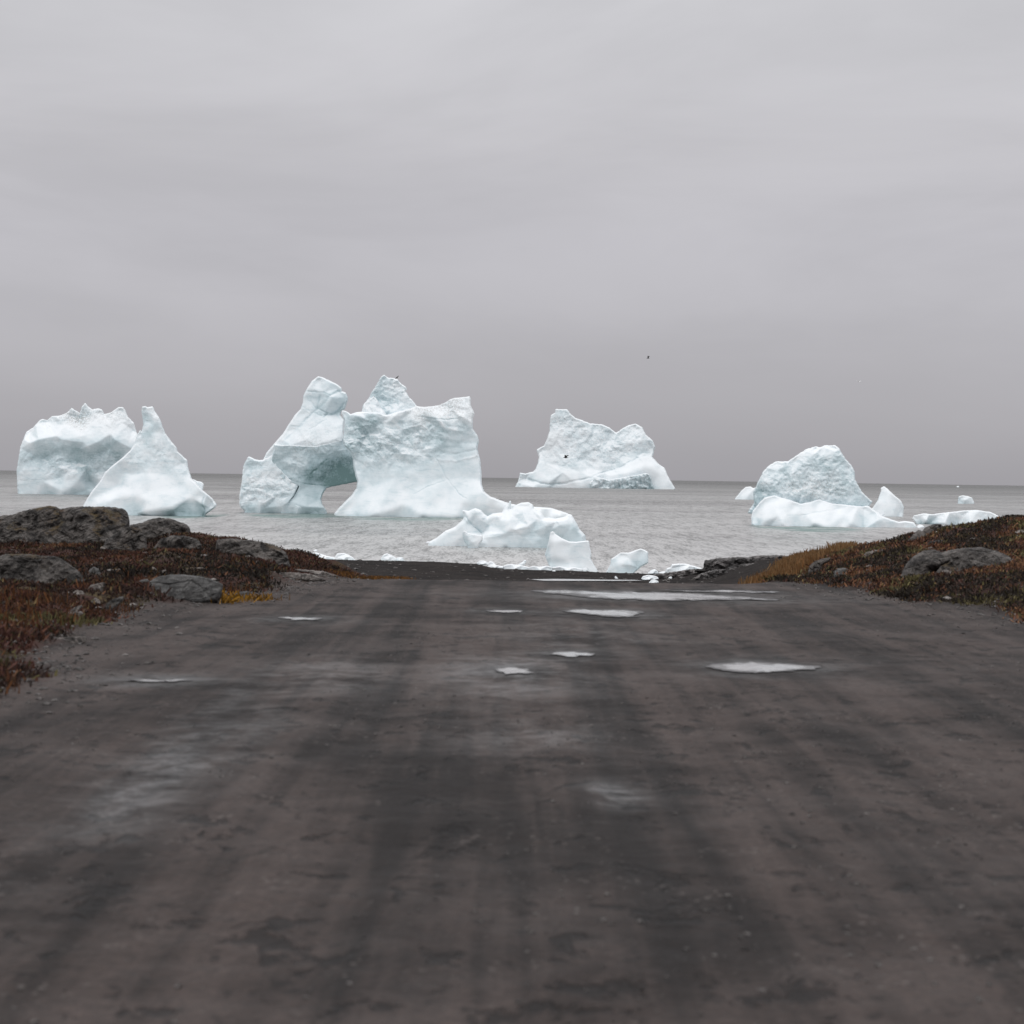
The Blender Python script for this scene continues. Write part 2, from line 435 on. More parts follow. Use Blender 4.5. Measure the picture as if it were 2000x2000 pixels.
def terrain_z(x, y, detail=True):
    x = np.asarray(x, float); y = np.asarray(y, float)
    px = az2px(x / np.maximum(y, 0.5)); ld = np.log(np.clip(y, 1.5, 180))
    ci = np.clip(np.searchsorted(CPX, px) - 1, 0, len(CPX) - 2)
    t = np.clip((px - CPX[ci]) / (CPX[ci + 1] - CPX[ci]), 0, 1); t = t * t * (3 - 2 * t) * 0.6 + t * 0.4
    u = (ld - LG[0]) / (LG[1] - LG[0]); ui = np.clip(u.astype(int), 0, len(LG) - 2); uf = np.clip(u - ui, 0, 1)
    def s(c): return TAB[c, ui] * (1 - uf) + TAB[c, ui + 1] * uf
    z = s(ci) * (1 - t) + s(ci + 1) * t
    if not detail: return z
    v = vegmask(x, y); pm = pudm(x, y)
    hill = v * (0.13 * fbm(x / 1.3, y / 1.6, 5, 4) + 0.08 * fbm(x * 2.2, y * 1.6, 6, 3)) + v * 0.02
    far = np.clip((y - 36) / 10, 0, 1)
    road = (1 - v) * (1 - pm) * (1 - far) * (0.016 * fbm(x * 3.2, y * 0.16, 8, 3) + 0.012 * fbm(x * 0.9, y * 0.6, 9, 3) + 0.010 * fbm(x * 5, y * 4, 10, 3))
    bch = far * (1 - v) * (0.10 * fbm(x / 6, y / 7, 11, 4) + 0.03 * fbm(x * 1.5, y * 0.8, 12, 3))
    return z + hill + road + bch

def ground_hit(px, py):
    r = ray(px, py)
    d = np.exp(np.linspace(math.log(3), math.log(175), 3000))
    x = r[0] / r[1] * d; z = H + r[2] / r[1] * d
    g = terrain_z(x, d, False)
    k = np.nonzero(z < g)[0]
    return float(d[k[0]]) if len(k) else 140.0

def on_road(px, py, z=4.4):
    r = ray(px, py); t = (z - H) / r[2]
    return r[0] * t, r[1] * t

# ------------------------------------------------------------------ puddles
PDEF = [
 ([(1038,1155),(1085,1153),(1150,1155),(1230,1157),(1300,1158),(1370,1161),(1420,1164),(1470,1168),(1515,1171),(1505,1174),(1440,1173),(1370,1173.5),(1290,1174),(1210,1172),(1140,1167),(1085,1161)], 'long bright puddle across the road crest, the widest of the puddles'),
 ([(1290,1154),(1380,1153.5),(1450,1154.5),(1520,1157),(1515,1159),(1430,1158.5),(1350,1157.5)], 'thin curved puddle just behind the right half of the widest puddle'),
 ([(1096,1192),(1140,1190.5),(1200,1193),(1250,1194),(1254,1198),(1240,1206),(1200,1207),(1150,1201),(1110,1196)], 'bright wedge puddle just in front of the widest puddle'),
 ([(942,1194),(975,1191.5),(1028,1194),(1020,1196.5),(980,1197.5)], 'narrow faint puddle left of the bright wedge puddle'),
 ([(546,1207),(580,1205.5),(625,1208),(618,1212),(570,1213)], 'short puddle alone on the left side of the road'),
 ([(1076,1277),(1110,1274),(1162,1277),(1150,1282),(1100,1284)], 'small pale puddle in the middle of the road'),
 ([(970,1308),(1000,1305),(1040,1310),(1034,1317),(985,1317)], 'small bright puddle in a wet patch of the road'),
 ([(1374,1303),(1405,1298),(1470,1296),(1540,1299),(1600,1304),(1590,1309),(1540,1312),(1480,1316),(1420,1312)], 'lens shaped puddle alone on the right half of the road'),
 ([(236,1331),(290,1327.5),(350,1328),(368,1330),(340,1332),(280,1332)], 'hairline puddle in a rut by the left verge'),
]
pud_pts = []
for poly, lab in PDEF:
    P = []
    n = len(poly)
    for i in range(n):
        a, b = poly[i], poly[(i + 1) % n]
        for k in range(5):
            t = k / 5; q = (a[0] + (b[0] - a[0]) * t, a[1] + (b[1] - a[1]) * t)
            P.append(q)
    P = np.array(P)
    for _ in range(2):
        P = np.stack([P * .75 + np.roll(P, -1, 0) * .25, P * .25 + np.roll(P, -1, 0) * .75], 1).reshape(-1, 2)
    W = np.array([on_road(*q) for q in P])
    W = W + np.stack([0.10 * fbm(W[:, 0] * 9, W[:, 1] * 3, 4, 3), 0.30 * np.interp(W[:, 1], [12, 30], [.5, 1]) * fbm(W[:, 0] * 6, W[:, 1] * 2, 5, 4, 0.7)], 1)
    c = (W.min(0) + W.max(0)) / 2; r = (W.max(0) - W.min(0)) / 2
    PUD.append((c[0], c[1], r[0], r[1])); pud_pts.append((W, lab))

# ------------------------------------------------------------------ terrain mesh
def terrain():
    pxs = np.concatenate([np.linspace(-2600, -200, 60), np.arange(-190, 2191, 5), np.linspace(2200, 4600, 60)])
    d = np.exp(np.linspace(math.log(2.0), math.log(175), 620))
    A = (pxs - 1000) / F
    Y, AA = np.meshgrid(d, A, indexing='ij'); X = AA * Y
    Z = terrain_z(X, Y)
    V = vegmask(X, Y); wet = np.zeros_like(X); rim = np.zeros_like(X)
    for (cx, cy, rx, ry) in PUD:
        rim = np.maximum(rim, np.clip(1.6 - np.sqrt(((X - cx) / (rx + .12)) ** 2 + ((Y - cy) / (ry + .25)) ** 2), 0, .75))
        wet = np.maximum(wet, 0.65 * np.exp(-(((X - cx) / (rx + 0.25)) ** 2 + ((Y - cy) / (ry + 0.4)) ** 2) * 0.9))
    for (a, b, wx, wy, k) in ((1000, 1315, 140, 2.0, 1.0), (330, 1500, 90, 2.2, 1.25), (250, 1540, 60, .8, 1.2), (420, 1380, 60, 2.0, .8), (1200, 1552, 60, .45, 1.4), (1040, 1435, 140, .8, .8), (1130, 1240, 160, 2.5, .5), (620, 1320, 150, 1.5, .7), (460, 1440, 80, 2.5, .6)):
        x, y = on_road(a, b); wet = np.maximum(wet, k * 0.8 * np.exp(-(((X - x) / (wx * y / F)) ** 2 + ((Y - y) / wy) ** 2)))
    bch = np.clip((Y - 36) / 8, 0, 1)
    nr, nc = X.shape
    co = np.stack([X, Y, Z], -1).reshape(-1, 3)
    idx = np.arange(nr * nc).reshape(nr, nc)
    q = np.stack([idx[:-1, :-1], idx[:-1, 1:], idx[1:, 1:], idx[1:, :-1]], -1)
    Vf = V[:-1, :-1]; Yf = Y[:-1, :-1]; Xf = X[:-1, :-1]
    groups = {'road': (Vf < 0.5) & (Yf < 40), 'beach': (Yf >= 40) & ~((Vf >= 0.5)),
              'hillside': (Vf >= 0.5)}
    for nm, m in groups.items():
        f = q[m]; u, inv = np.unique(f, return_inverse=True)
        at = {'veg': V.ravel()[u], 'wet': wet.ravel()[u], 'rim': rim.ravel()[u], 'beach': bch.ravel()[u]}
        o = new_mesh_obj(nm, co[u], inv.reshape(-1, 4), MAT['ground'], None, True, at); o['kind'] = 'structure'

def ground_material():
    m, nt, b = mk('ground_gravel'); g = NB(nt); P = g.pos()
    veg = g.attr('veg').outputs['Fac']; wet = g.attr('wet').outputs['Fac']; bch = g.attr('beach').outputs['Fac']
    streak = g.noise(P, 1.0, 5, 0.6, 0.3, stretch=(3.2, 0.09, 1))
    streak2 = g.noise(P, 1.0, 4, 0.6, 0.6, stretch=(0.9, 0.22, 1))
    blot = g.noise(P, 0.8, 6, 0.65, 0.5)
    fine = g.noise(P, 22, 4, 0.75)
    coarse = g.noise(P, 5, 5, 0.7)
    k = g.math('ADD', g.math('MULTIPLY', streak, 0.46), g.math('MULTIPLY', streak2, 0.26)); k = g.math('ADD', k, g.math('MULTIPLY', blot, 0.28))
    k = g.mr(k, 0.40, 0.60)
    c = g.mix(k, (0.0135, 0.0098, 0.0088), (0.074, 0.0550, 0.0490))
    c = g.mix(g.mr(fine, 0.35, 0.7), g.mix(0.45, c, (0.012, 0.011, 0.011)), c)
    peb = g.n('ShaderNodeTexVoronoi'); peb.inputs['Scale'].default_value = 16; g.l(P, peb.inputs['Vector'])
    pk = g.math('MULTIPLY', g.math('LESS_THAN', peb.outputs['Distance'], 0.22), g.mr(g.noise(P, 2.2, 3), 0.52, 0.66))
    c = g.mix(g.math('MULTIPLY', pk, 0.55), c, (0.15, 0.130, 0.12))
    pits = g.mr(g.noise(P, 4.2, 4, 0.66, 0.4, stretch=(1, 0.6, 1)), 0.575, 0.66)
    c = g.mix(g.math('MULTIPLY', pits, 0.75), c, (0.009, 0.008, 0.008))
    pit2 = g.mr(g.noise(P, 11, 4, 0.7, 0.4, stretch=(1, 0.6, 1)), 0.58, 0.66)
    c = g.mix(g.math('MULTIPLY', pit2, 0.65), c, (0.007, 0.006, 0.006))
    # beach gravel
    bc = g.mix(g.mr(g.noise(P, 1.2, 6, 0.7, 0.3, stretch=(0.5, 1, 1)), 0.35, 0.65), (0.006, 0.0048, 0.0044), (0.024, 0.0185, 0.0165))
    bc = g.mix(g.mr(g.noise(P, 7, 2, 0.6), 0.70, 0.74), bc, (0.22, 0.2, 0.18))
    c = g.mix(bch, c, bc)
    # tundra soil under the plants
    tn = g.noise(P, 1.6, 5, 0.65, 0.4)
    tc = g.ramp(tn, [(0.30, (0.018, 0.013, 0.011)), (0.45, (0.045, 0.016, 0.011)), (0.55, (0.030, 0.020, 0.013)), (0.66, (0.075, 0.05, 0.018)), (0.78, (0.06, 0.055, 0.05))])
    c = g.mix(veg, c, tc)
    g.l(c, b.inputs['Base Color'])
    w = g.math('MULTIPLY', g.math('ADD', wet, 0.10), g.mr(g.math('ADD', g.math('MULTIPLY', blot, .6), g.math('MULTIPLY', coarse, .4)), 0.35, 0.62), True)
    brk = g.noise(P, 1.0, 6, 0.72, 0.4, stretch=(1.6, 1.2, 1)); w = g.math('MULTIPLY', w, g.mr(brk, 0.36, 0.56, 0.25, 1.0))
    dry = g.math('SUBTRACT', 1.0, g.math('MAXIMUM', veg, bch), True)
    w = g.math('MULTIPLY', w, dry)
    rr = g.math('SUBTRACT', 0.82, g.math('MULTIPLY', w, 0.58))
    c2 = g.mix(g.attr('rim').outputs['Fac'], c, (0.011, 0.009, 0.0085)); g.l(c2, b.inputs['Base Color'])
    g.l(rr, b.inputs['Roughness'])
    g.l(g.math('SUBTRACT', g.math('ADD', 0.18, g.math('MULTIPLY', w, 0.75)), g.math('MULTIPLY', bch, 0.12)), b.inputs['Specular IOR Level'])
    h = g.math('ADD', g.math('MULTIPLY', fine, 0.5), g.math('MULTIPLY', coarse, 0.8))
    h = g.math('SUBTRACT', h, g.math('MULTIPLY', pits, 0.9))
    bs = g.n('ShaderNodeBump'); bs.inputs['Distance'].default_value = 0.045
    g.l(h, bs.inputs['Height']); g.l(g.math('SUBTRACT', 0.75, g.math('MULTIPLY', w, 0.5)), bs.inputs['Strength'])
    g.l(bs.outputs[0], b.inputs['Normal'])
    return m

def water_material(turq):
    m, nt, b = mk('sea_water'); g = NB(nt); P = g.pos()
    sep = g.n('ShaderNodeSeparateXYZ'); g.l(P, sep.inputs[0])
    nt.nodes.remove(b)
    out = [n for n in nt.nodes if n.type == 'OUTPUT_MATERIAL'][0]
    n1 = g.noise(P, 1.0, 5, 0.62, 0.2, stretch=(0.22, 0.10, 1))
    n2 = g.noise(P, 1.0, 4, 0.6, 0.2, stretch=(1.3, 0.9, 1))
    sw = g.noise(P, 1.0, 7, 0.78, 0.1, stretch=(0.22, 0.030, 1))
    sw2 = g.noise(P, 1.0, 5, 0.75, 0.0, stretch=(4.5, 0.45, 1))
    sw3 = g.noise(P, 1.0, 3, 0.7, 0.0, stretch=(1.1, 0.10, 1))
    gust = g.noise(P, 1.0, 4, 0.6, 0.3, stretch=(0.004, 0.010, 1))
    h = g.math('ADD', g.math('MULTIPLY', n1, 1.1), g.math('MULTIPLY', n2, 0.45))
    bs = g.n('ShaderNodeBump'); bs.inputs['Distance'].default_value = 0.42
    g.l(h, bs.inputs['Height']); bs.inputs['Strength'].default_value = 0.55
    c = None; mask = None
    for (cx, cy, rx, ry) in turq:
        dx = g.math('DIVIDE', g.math('SUBTRACT', sep.outputs[0], cx), rx); dy = g.math('DIVIDE', g.math('SUBTRACT', sep.outputs[1], cy), ry)
        q = g.math('ADD', g.math('MULTIPLY', dx, dx), g.math('MULTIPLY', dy, dy))
        k = g.mr(q, 0.75, 1.25, 1.0, 0.0)
        mask = k if mask is None else g.math('MAXIMUM', mask, k)
    mask = g.math('MULTIPLY', mask, g.mr(g.noise(P, 0.15, 3), 0.3, 0.6))  # teal over sunken ice, also painting the dark reflection band below bergs
    gl = nt.nodes.new('ShaderNodeBsdfGlossy'); df = nt.nodes.new('ShaderNodeBsdfDiffuse'); ms = nt.nodes.new('ShaderNodeMixShader')
    g.l(g.mix(mask, (0.030, 0.031, 0.031), (0.065, 0.135, 0.125)), df.inputs[0])
    gl.inputs['Color'].default_value = (1.0, 0.985, 0.965, 1)
    g.l(g.mr(gust, 0.3, 0.7, 0.24, 0.34), gl.inputs['Roughness']); g.l(bs.outputs[0], gl.inputs['Normal'])
    ld = g.math('LOGARITHM', g.math('MAXIMUM', sep.outputs[1], 10.0), 10.0)
    far = g.mr(ld, 2.15, 3.6, 0.73, 0.31, False)
    sp = g.math('ADD', g.math('MULTIPLY', sw, 0.25), g.math('MULTIPLY', sw2, 0.45)); sp = g.math('ADD', sp, g.math('MULTIPLY', sw3, 0.30))
    far = g.math('MULTIPLY', far, g.mr(sp, 0.41, 0.53, 0.48, 1.06, False))
    far = g.math('MULTIPLY', far, g.mr(gust, 0.35, 0.65, 0.94, 1.04))
    far = g.math('MULTIPLY', far, g.math('SUBTRACT', 1.0, g.math('MULTIPLY', mask, 0.50)), True)
    g.l(far, ms.inputs[0]); g.l(df.outputs[0], ms.inputs[1]); g.l(gl.outputs[0], ms.inputs[2]); g.l(ms.outputs[0], out.inputs[0])
    return m

def puddle_material():
    m, nt, b = mk('puddle_water'); g = NB(nt); P = g.pos()
    b.inputs['Base Color'].default_value = (0.36, 0.35, 0.345, 1); b.inputs['Roughness'].default_value = 0.10
    b.inputs['IOR'].default_value = 1.45; b.inputs['Specular IOR Level'].default_value = 0.8
    g.l(g.bump(g.noise(P, 6, 3, 0.5), 0.8, 0.05), b.inputs['Normal'])
    out = [n for n in nt.nodes if n.type == 'OUTPUT_MATERIAL'][0]
    b2 = nt.nodes.new('ShaderNodeBsdfPrincipled'); b2.inputs['Base Color'].default_value = (0.020, 0.016, 0.015, 1); b2.inputs['Roughness'].default_value = 0.45
    n = g.noise(P, 1.0, 5, 0.7, 0.5, stretch=(5, 1.6, 1))
    e = g.math('ADD', g.attr('edge').outputs['Fac'], g.math('MULTIPLY', g.math('SUBTRACT', n, 0.5), 1.5))
    ms = nt.nodes.new('ShaderNodeMixShader'); g.l(g.mr(e, 0.0, 0.45), ms.inputs[0])
    g.l(b2.outputs[0], ms.inputs[1]); g.l(b.outputs[0], ms.inputs[2]); g.l(ms.outputs[0], out.inputs[0])
    return m

def plant_material():
    m, nt, b = mk('tundra_leaves'); g = NB(nt)
    a = g.n('ShaderNodeAttribute', attribute_name='leafcol')
    g.l(a.outputs['Color'], b.inputs['Base Color']); b.inputs['Roughness'].default_value = 0.75
    b.inputs['Specular IOR Level'].default_value = 0.15
    return m

def bird_material(c):
    m, nt, b = mk('feathers'); g = NB(nt)
    n = g.noise(g.pos(), 12, 3)
    g.l(g.mix(n, tuple(v * 0.7 for v in c), c), b.inputs['Base Color']); b.inputs['Roughness'].default_value = 0.7
    return m

MAT = {}
MAT['ground'] = ground_material()
MAT['leaf'] = plant_material()
MAT['puddle'] = puddle_material()
MAT['rock'] = rock_material('lichened_gneiss', (0.032, 0.027, 0.0245), (0.155, 0.138, 0.127), 0.8, 1.3, 0.75)
MAT['boulder'] = rock_material('smooth_grey_boulder', (0.065, 0.063, 0.062), (0.165, 0.16, 0.155), 0.3, 1.1, 0.25)
MAT['pale'] = rock_material('pale_pinkish_rock', (0.17, 0.145, 0.13), (0.33, 0.30, 0.28), 0.3, 1.5, 0.12)
MAT['slab'] = rock_material('layered_shore_rock', (0.045, 0.042, 0.041), (0.27, 0.25, 0.245), 0.3, 0.40, 0.15)
MAT['mound'] = rock_material('dark_earth_mound', (0.02, 0.015, 0.013), (0.05, 0.032, 0.026), 0.1, 1.0, 0.3)

terrain()
for W, lab in pud_pts:
    c = W.mean(0)
    co = [(c[0], c[1], 4.4085)] + [(p[0], p[1], 4.4085) for p in W]
    f = [(0, i + 1, (i + 1) % len(W) + 1) for i in range(len(W))]
    if np.sum(W[:, 0] * np.roll(W[:, 1], -1) - np.roll(W[:, 0], -1) * W[:, 1]) < 0: f = [t[::-1] for t in f]
    o = new_mesh_obj('puddle', co, f, MAT['puddle'], None, True, {'edge': [1.0] + [0.0] * len(W)}); recenter(o)
    tag(o, lab, 'puddle', 'rain puddles on the gravel road')

# pond beyond the crest
pp = [(1035,1131.5),(1080,1130.5),(1130,1131),(1180,1132),(1240,1132.5),(1255,1133.8),(1200,1134.5),(1120,1134.5),(1060,1134)]
zz = float(terrain_z(*[float(v) for v in (ray(1140, 1133)[0] / ray(1140, 1133)[1] * 106, 106)], False)) 
# ------------------------------------------------------------------ icebergs
Z1 = (110, 760, 5.682); Z2 = (450, 710, 6.037); Z3 = (640, 710, 5.367); Z4 = (830, 950, 5.682); Z5 = (990, 780, 5.52)
Z6 = (1420, 850, 4.11); Z7 = (110, 970, 4.83); Z8 = (400, 1020, 4.83); Z9 = (1150, 1040, 4.83); Z10 = (1460, 990, 4.493)
ZP = (0, 0, 1.0)

def wl(px, py):       # distance at which the sea surface shows at this pixel
    return H * F / (py - float(hor(px)))

KR = 1.9
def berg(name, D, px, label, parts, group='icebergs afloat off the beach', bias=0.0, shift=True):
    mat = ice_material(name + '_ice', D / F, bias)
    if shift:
        q = parts[0]; ys = sorted(c[1] for c in q['ctrl']); cut = ys[int(len(ys) * .6)]
        fb = sorted(c[2] for c in q['ctrl'] if c[1] >= cut and c[4] < .5); fb = fb[int(len(fb) * .6)] + q.get('z0', 0)
        D = D + (KR - 1) * fb / q['z'][2] * D / F
        for q in parts: q['z0'] = q.get('z0', 0) * KR
    p = world(np.array(px), np.array(float(hor(px)) + 1), np.array(D))
    root = None
    if len(parts) == 1:
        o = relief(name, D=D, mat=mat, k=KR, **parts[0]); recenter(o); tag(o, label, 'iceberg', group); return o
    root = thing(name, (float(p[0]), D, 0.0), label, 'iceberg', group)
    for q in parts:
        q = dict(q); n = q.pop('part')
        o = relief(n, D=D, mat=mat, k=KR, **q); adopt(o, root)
    return root

# --- arched berg
DA = 323.0
tower = dict(part='tower', z=Z2, outline=[(375,1160),(420,1060),(510,950),(620,825),(690,710),(765,600),(825,540),(850,470),(860,380),(905,290),(960,205),(1035,150),(1080,160),(1170,200),(1250,240),(1310,285),(1315,325),(1365,345),(1385,400),(1385,440),(1350,540),(1310,560),(1300,610),(1345,670),(1335,800),(1330,920),(1200,1010),(700,1060),(450,1160)],
  ctrl=[(1040,200,15,.1,.05),(960,300,40,.15,.1),(1250,300,40,.1,.1),(1100,335,50,.2,.3),(900,420,40,.2,.15),(1080,400,45,.2,.4),(1040,520,55,.3,.4),(1200,400,80,.1,.2),(1340,400,50,.1,.35),(1300,520,50,.2,.4),(1240,610,45,.2,.5),(1100,610,70,.3,.3),(820,600,60,.1,.1),(950,590,70,.2,.15),(700,800,90,.15,.05),(800,750,95,.2,.1),(1000,750,120,.3,.05),(1250,750,125,.3,.0),(1320,700,90,.2,.05),(600,900,120,.2,.05),(900,900,165,.3,.0,.25),(1250,880,165,.3,.0),(1000,960,175,.2,.1,.3),(700,960,150,.2,.1),(430,1100,90,.3,.1)],
  carve=[([(1290,330),(1180,370),(1040,530),(960,590),(640,920)],2.2,4,.35),([(900,330),(1100,340),(1180,375)],1.3,2.5,.25),([(940,440),(1000,520),(1150,590),(1110,640)],1.5,2.5,.25),([(850,500),(960,590)],1.2,2,.2),([(1060,380),(1030,520)],1.6,2.2,.25),([(960,570),(1080,620)],1,1.5,.2),([(720,735),(800,745)],1,1.5,.15),([(1130,660),(900,800)],1.2,1.5,.1),([(1340,470),(1280,560),(1200,600)],2,3,.3)],
  z0=-712, back=400, R=7, facets=((24,3),(9,1.2)), fine=.6, seed=3, jg=.3)
arch = dict(part='ice_arch', z=Z2, outline=[(510,945),(600,957),(750,955),(850,965),(1000,968),(1100,948),(1180,930),(1260,905),(1330,870),(1420,860),(1520,1000),(1520,1300),(1500,1392),(1330,1425),(1180,1455),(1130,1470),(1090,1540),(1070,1600),(1085,1660),(1130,1720),(1140,1760),(1120,1860),(560,1860),(600,1700),(740,1560),(800,1450),(640,1370),(510,1345),(490,1230),(485,1120),(515,1010)],
  ctrl=[(540,980,60,.4,.35),(750,980,75,.4,.4,.3),(980,985,75,.5,.4,.4),(1200,960,60,.3,.3),(1400,900,10,.3,.3),(560,1150,40,.35,.5),(640,1250,38,.3,.5),(520,1300,30,.3,.35),(680,1100,60,.5,.45),(700,1170,70,.5,.35),(880,1200,72,.5,.3),(950,1060,60,.6,.4),(1150,1050,55,.6,.4),(1350,1020,30,.6,.4),(1100,1130,55,.5,.5),(960,1240,52,.5,.8),(900,1330,45,.5,.75),(1200,1180,20,.7,.95),(1400,1250,-5,.6,.95),(1250,1380,-15,.6,1.05),(1050,1380,12,.6,.9),(1460,1370,-25,.3,1.1),(720,1300,62,.6,.35),(830,1400,50,.4,.4),(900,1460,35,.1,.45),(1080,1460,10,.1,.6),(900,1560,50,0,.5),(1030,1600,40,0,.5),(900,1690,85,0,.4),(1080,1700,70,0,.4),(900,1740,70,0,.6),(900,1850,30,0,.6),(650,1700,75,0,.35)],  # high tints under the arch put its shade into the ice colour
  carve=[([(640,1345),(800,1400),(900,1420),(1130,1440)],1.2,2,.3),([(1130,1130),(950,1300)],1.5,2,.3)],
  z0=-492, back=500, R=5, facets=((22,6),(9,2.8)), fine=1.1, seed=5, ang=.8, stretch=1.5, jg=.4)
shoulder = dict(part='low_shoulder', z=Z2, outline=[(100,1650),(110,1530),(135,1370),(150,1220),(200,1110),(215,1095),(300,1130),(340,1140),(380,1135),(480,1080),(520,1040),(560,1200),(700,1350),(820,1430),(760,1560),(700,1640),(1000,1710),(1050,1760),(1050,1860),(170,1860),(165,1735),(120,1700)],
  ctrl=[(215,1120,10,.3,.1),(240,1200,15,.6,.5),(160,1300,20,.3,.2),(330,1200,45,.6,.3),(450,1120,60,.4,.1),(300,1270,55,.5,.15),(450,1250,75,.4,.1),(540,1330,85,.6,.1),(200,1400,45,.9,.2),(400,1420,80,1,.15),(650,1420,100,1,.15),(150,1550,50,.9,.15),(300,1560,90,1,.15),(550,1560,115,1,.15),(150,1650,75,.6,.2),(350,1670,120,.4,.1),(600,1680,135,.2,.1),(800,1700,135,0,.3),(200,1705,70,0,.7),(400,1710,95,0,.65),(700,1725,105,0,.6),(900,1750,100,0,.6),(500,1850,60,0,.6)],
  z0=-580, back=400, R=7, facets=((20,5),(8,3)), fine=.95, seed=8, ang=-.7, stretch=1.6, jg=.6)
block = dict(part='ice_block', z=ZP, outline=[(p[0], p[1]) for p in to_src(Z3, [(90,1690),(72,1600),(70,1570),(110,1520),(180,1450),(250,1380),(300,1310),(310,1240),(290,1180),(270,1080),(265,1000),(235,920),(170,860),(160,800),(170,700),(175,600),(145,530),(150,490),(195,500),(240,530),(300,510),(360,505),(430,505),(520,510),(620,540),(750,500),(860,470),(930,445),(1010,455),(1150,440),(1230,410),(1280,375),(1330,360),(1400,355),(1490,340),(1500,370),(1500,440),(1540,520),(1525,560),(1520,680),(1570,750),(1585,810),(1570,900),(1600,1010),(1612,1150),(1615,1260),(1640,1340),(1700,1390),(1800,1430),(1900,1465)])] + [(1007.8,986),(1041,989.6),(1076,992),(1094,997.5),(1110,1003),(1112,1009),(1108,1022),(900,1028)],
  ctrl=[(c[0], c[1], c[2] / 5.367, *c[3:]) for c in to_src(Z3, [(180,520,5,.2,.2),(350,515,12,.2,0),(640,530,30,.3,0),(900,460,5,.3,0,.3),(1200,430,5,.4,0,.4),(1450,370,10,.4,0,.3),(1000,540,62,.3,0,.5),(1300,480,45,.7,.1,.6),(1450,500,55,.4,0,.2),(1400,560,92,.3,.05,.2),(700,550,68,.2,.05),(300,540,52,.3,.2),(1150,585,94,.2,.1,.2),
   (230,620,36,.5,.45),(450,610,55,1,.5),(400,760,35,1.1,.6),(600,650,48,.6,.3),(800,620,46,.6,.35),(1100,640,58,.8,.45),(1400,640,66,.6,.35),(250,850,52,1,.4),(480,880,55,1.1,.5),(750,780,78,.9,.3),(1000,750,80,.9,.35),(1300,760,82,.3,.35),(1500,780,60,.2,.3),(1150,860,80,.5,.4),(650,950,75,.8,.35),(900,920,90,.6,.25),(330,1000,62,.5,.3),(1300,900,82,.05,.35),(1300,960,84,.03,.3),(1500,1000,85,.03,.25),(550,1080,88,.2,.3),(900,1080,102,.1,.25),(1200,1080,100,.05,.25),(400,1200,90,.03,.3),(700,1200,115,.03,.22),(1200,1200,118,.02,.22),(1500,1200,105,.02,.2),(380,1320,110,.02,.18),(800,1350,150,.02,.12),(1300,1350,155,.02,.12),(300,1450,140,.0,.1),(800,1480,195,.0,.08),(1400,1450,195,.0,.08),(150,1570,160,.0,.05),(500,1580,235,.0,.08),(1000,1590,245,.0,.08),(1350,1600,240,.0,.1),(1700,1470,200,0,.02),(1900,1520,210,0,.02),(1950,1495,130,0,.0),(2150,1508,100,0,.0),(2150,1535,190,0,.0),(2200,1575,250,0,.0),(2400,1530,70,0,.0),(2400,1555,140,0,.0),(2430,1590,190,0,.0),(2520,1575,90,0,.0),(300,1612,190,0,.6),(1000,1625,205,0,.6),(1500,1630,200,0,.6),(2000,1625,170,0,.6),(500,1690,160,0,.7),(1500,1700,160,0,.7)])],
  carve=[([(p[0],p[1]) for p in to_src(Z3,[(1120,980),(1190,1080),(1240,1200),(1380,1370),(1450,1420)])],1.0,1.6,.15),([(p[0],p[1]) for p in to_src(Z3,[(900,1370),(1040,1300),(1240,1220)])],.9,1.2,.15),([(p[0],p[1]) for p in to_src(Z3,[(930,550),(1060,570),(1220,590),(1400,575)])],1.2,3,.3),
   ([(p[0],p[1]) for p in to_src(Z3,[(1150,930),(1350,950),(1560,905)])],2.2,2.0,.1),([(p[0],p[1]) for p in to_src(Z3,[(1150,1010),(1350,1020),(1590,960)])],2.2,-1.8,-.1),([(p[0],p[1]) for p in to_src(Z3,[(1150,800),(1350,830),(1570,830)])],3,1.5,.1),
   ([(p[0],p[1]) for p in to_src(Z3,[(620,540),(780,700)])],3,-3,-.3),([(p[0],p[1]) for p in to_src(Z3,[(800,690),(980,640),(1060,700)])],1.5,-3,-.2),([(p[0],p[1]) for p in to_src(Z3,[(1160,590),(1230,680),(1360,700)])],3,-3,-.3)],
  z0=62, back=90, R=7, facets=((26,8),(10,4.2)), fine=1.05, seed=11, ang=.9, stretch=1.5, sm=2.0, jg=.35)
pinn = dict(part='pinnacle', z=Z3, outline=[(350,560),(370,440),(430,360),(500,240),(560,140),(590,115),(615,135),(640,150),(690,150),(710,160),(735,165),(750,190),(780,220),(800,230),(830,260),(815,290),(850,345),(900,400),(940,450),(920,530),(700,620),(400,620)],
  ctrl=[(590,160,20,.5,.4),(560,260,30,.7,.5),(680,220,45,.8,.15),(600,380,45,.8,.5),(720,320,60,.8,.2),(680,420,60,.9,.55),(800,420,80,.5,.15),(600,500,75,.8,.3),(880,470,90,.3,.1),(450,400,30,.4,.2),(700,510,110,.6,.2)],
  z0=88, back=120, R=5, facets=((16,3),(7,2)), fine=1.2, seed=15, jg=.7)
spike = dict(part='small_pinnacle', z=Z3, outline=[(360,540),(375,430),(430,380),(485,338),(520,380),(570,470),(630,550),(600,620),(370,620)],
  ctrl=[(480,370,10,.5,.0),(430,430,25,.6,.05),(500,440,35,.7,.1),(560,480,30,.6,.1),(450,510,55,.6,.05,.3),(540,540,60,.5,.0)], z0=242, back=150, R=4, facets=((12,2.5),(6,1.5)), fine=1, seed=17, jg=.6)
berg('iceberg', DA, 760, 'white iceberg pierced by an arch, with a leaning tower and a jagged pinnacle', [tower, arch, shoulder, block, pinn, spike], shift=False)

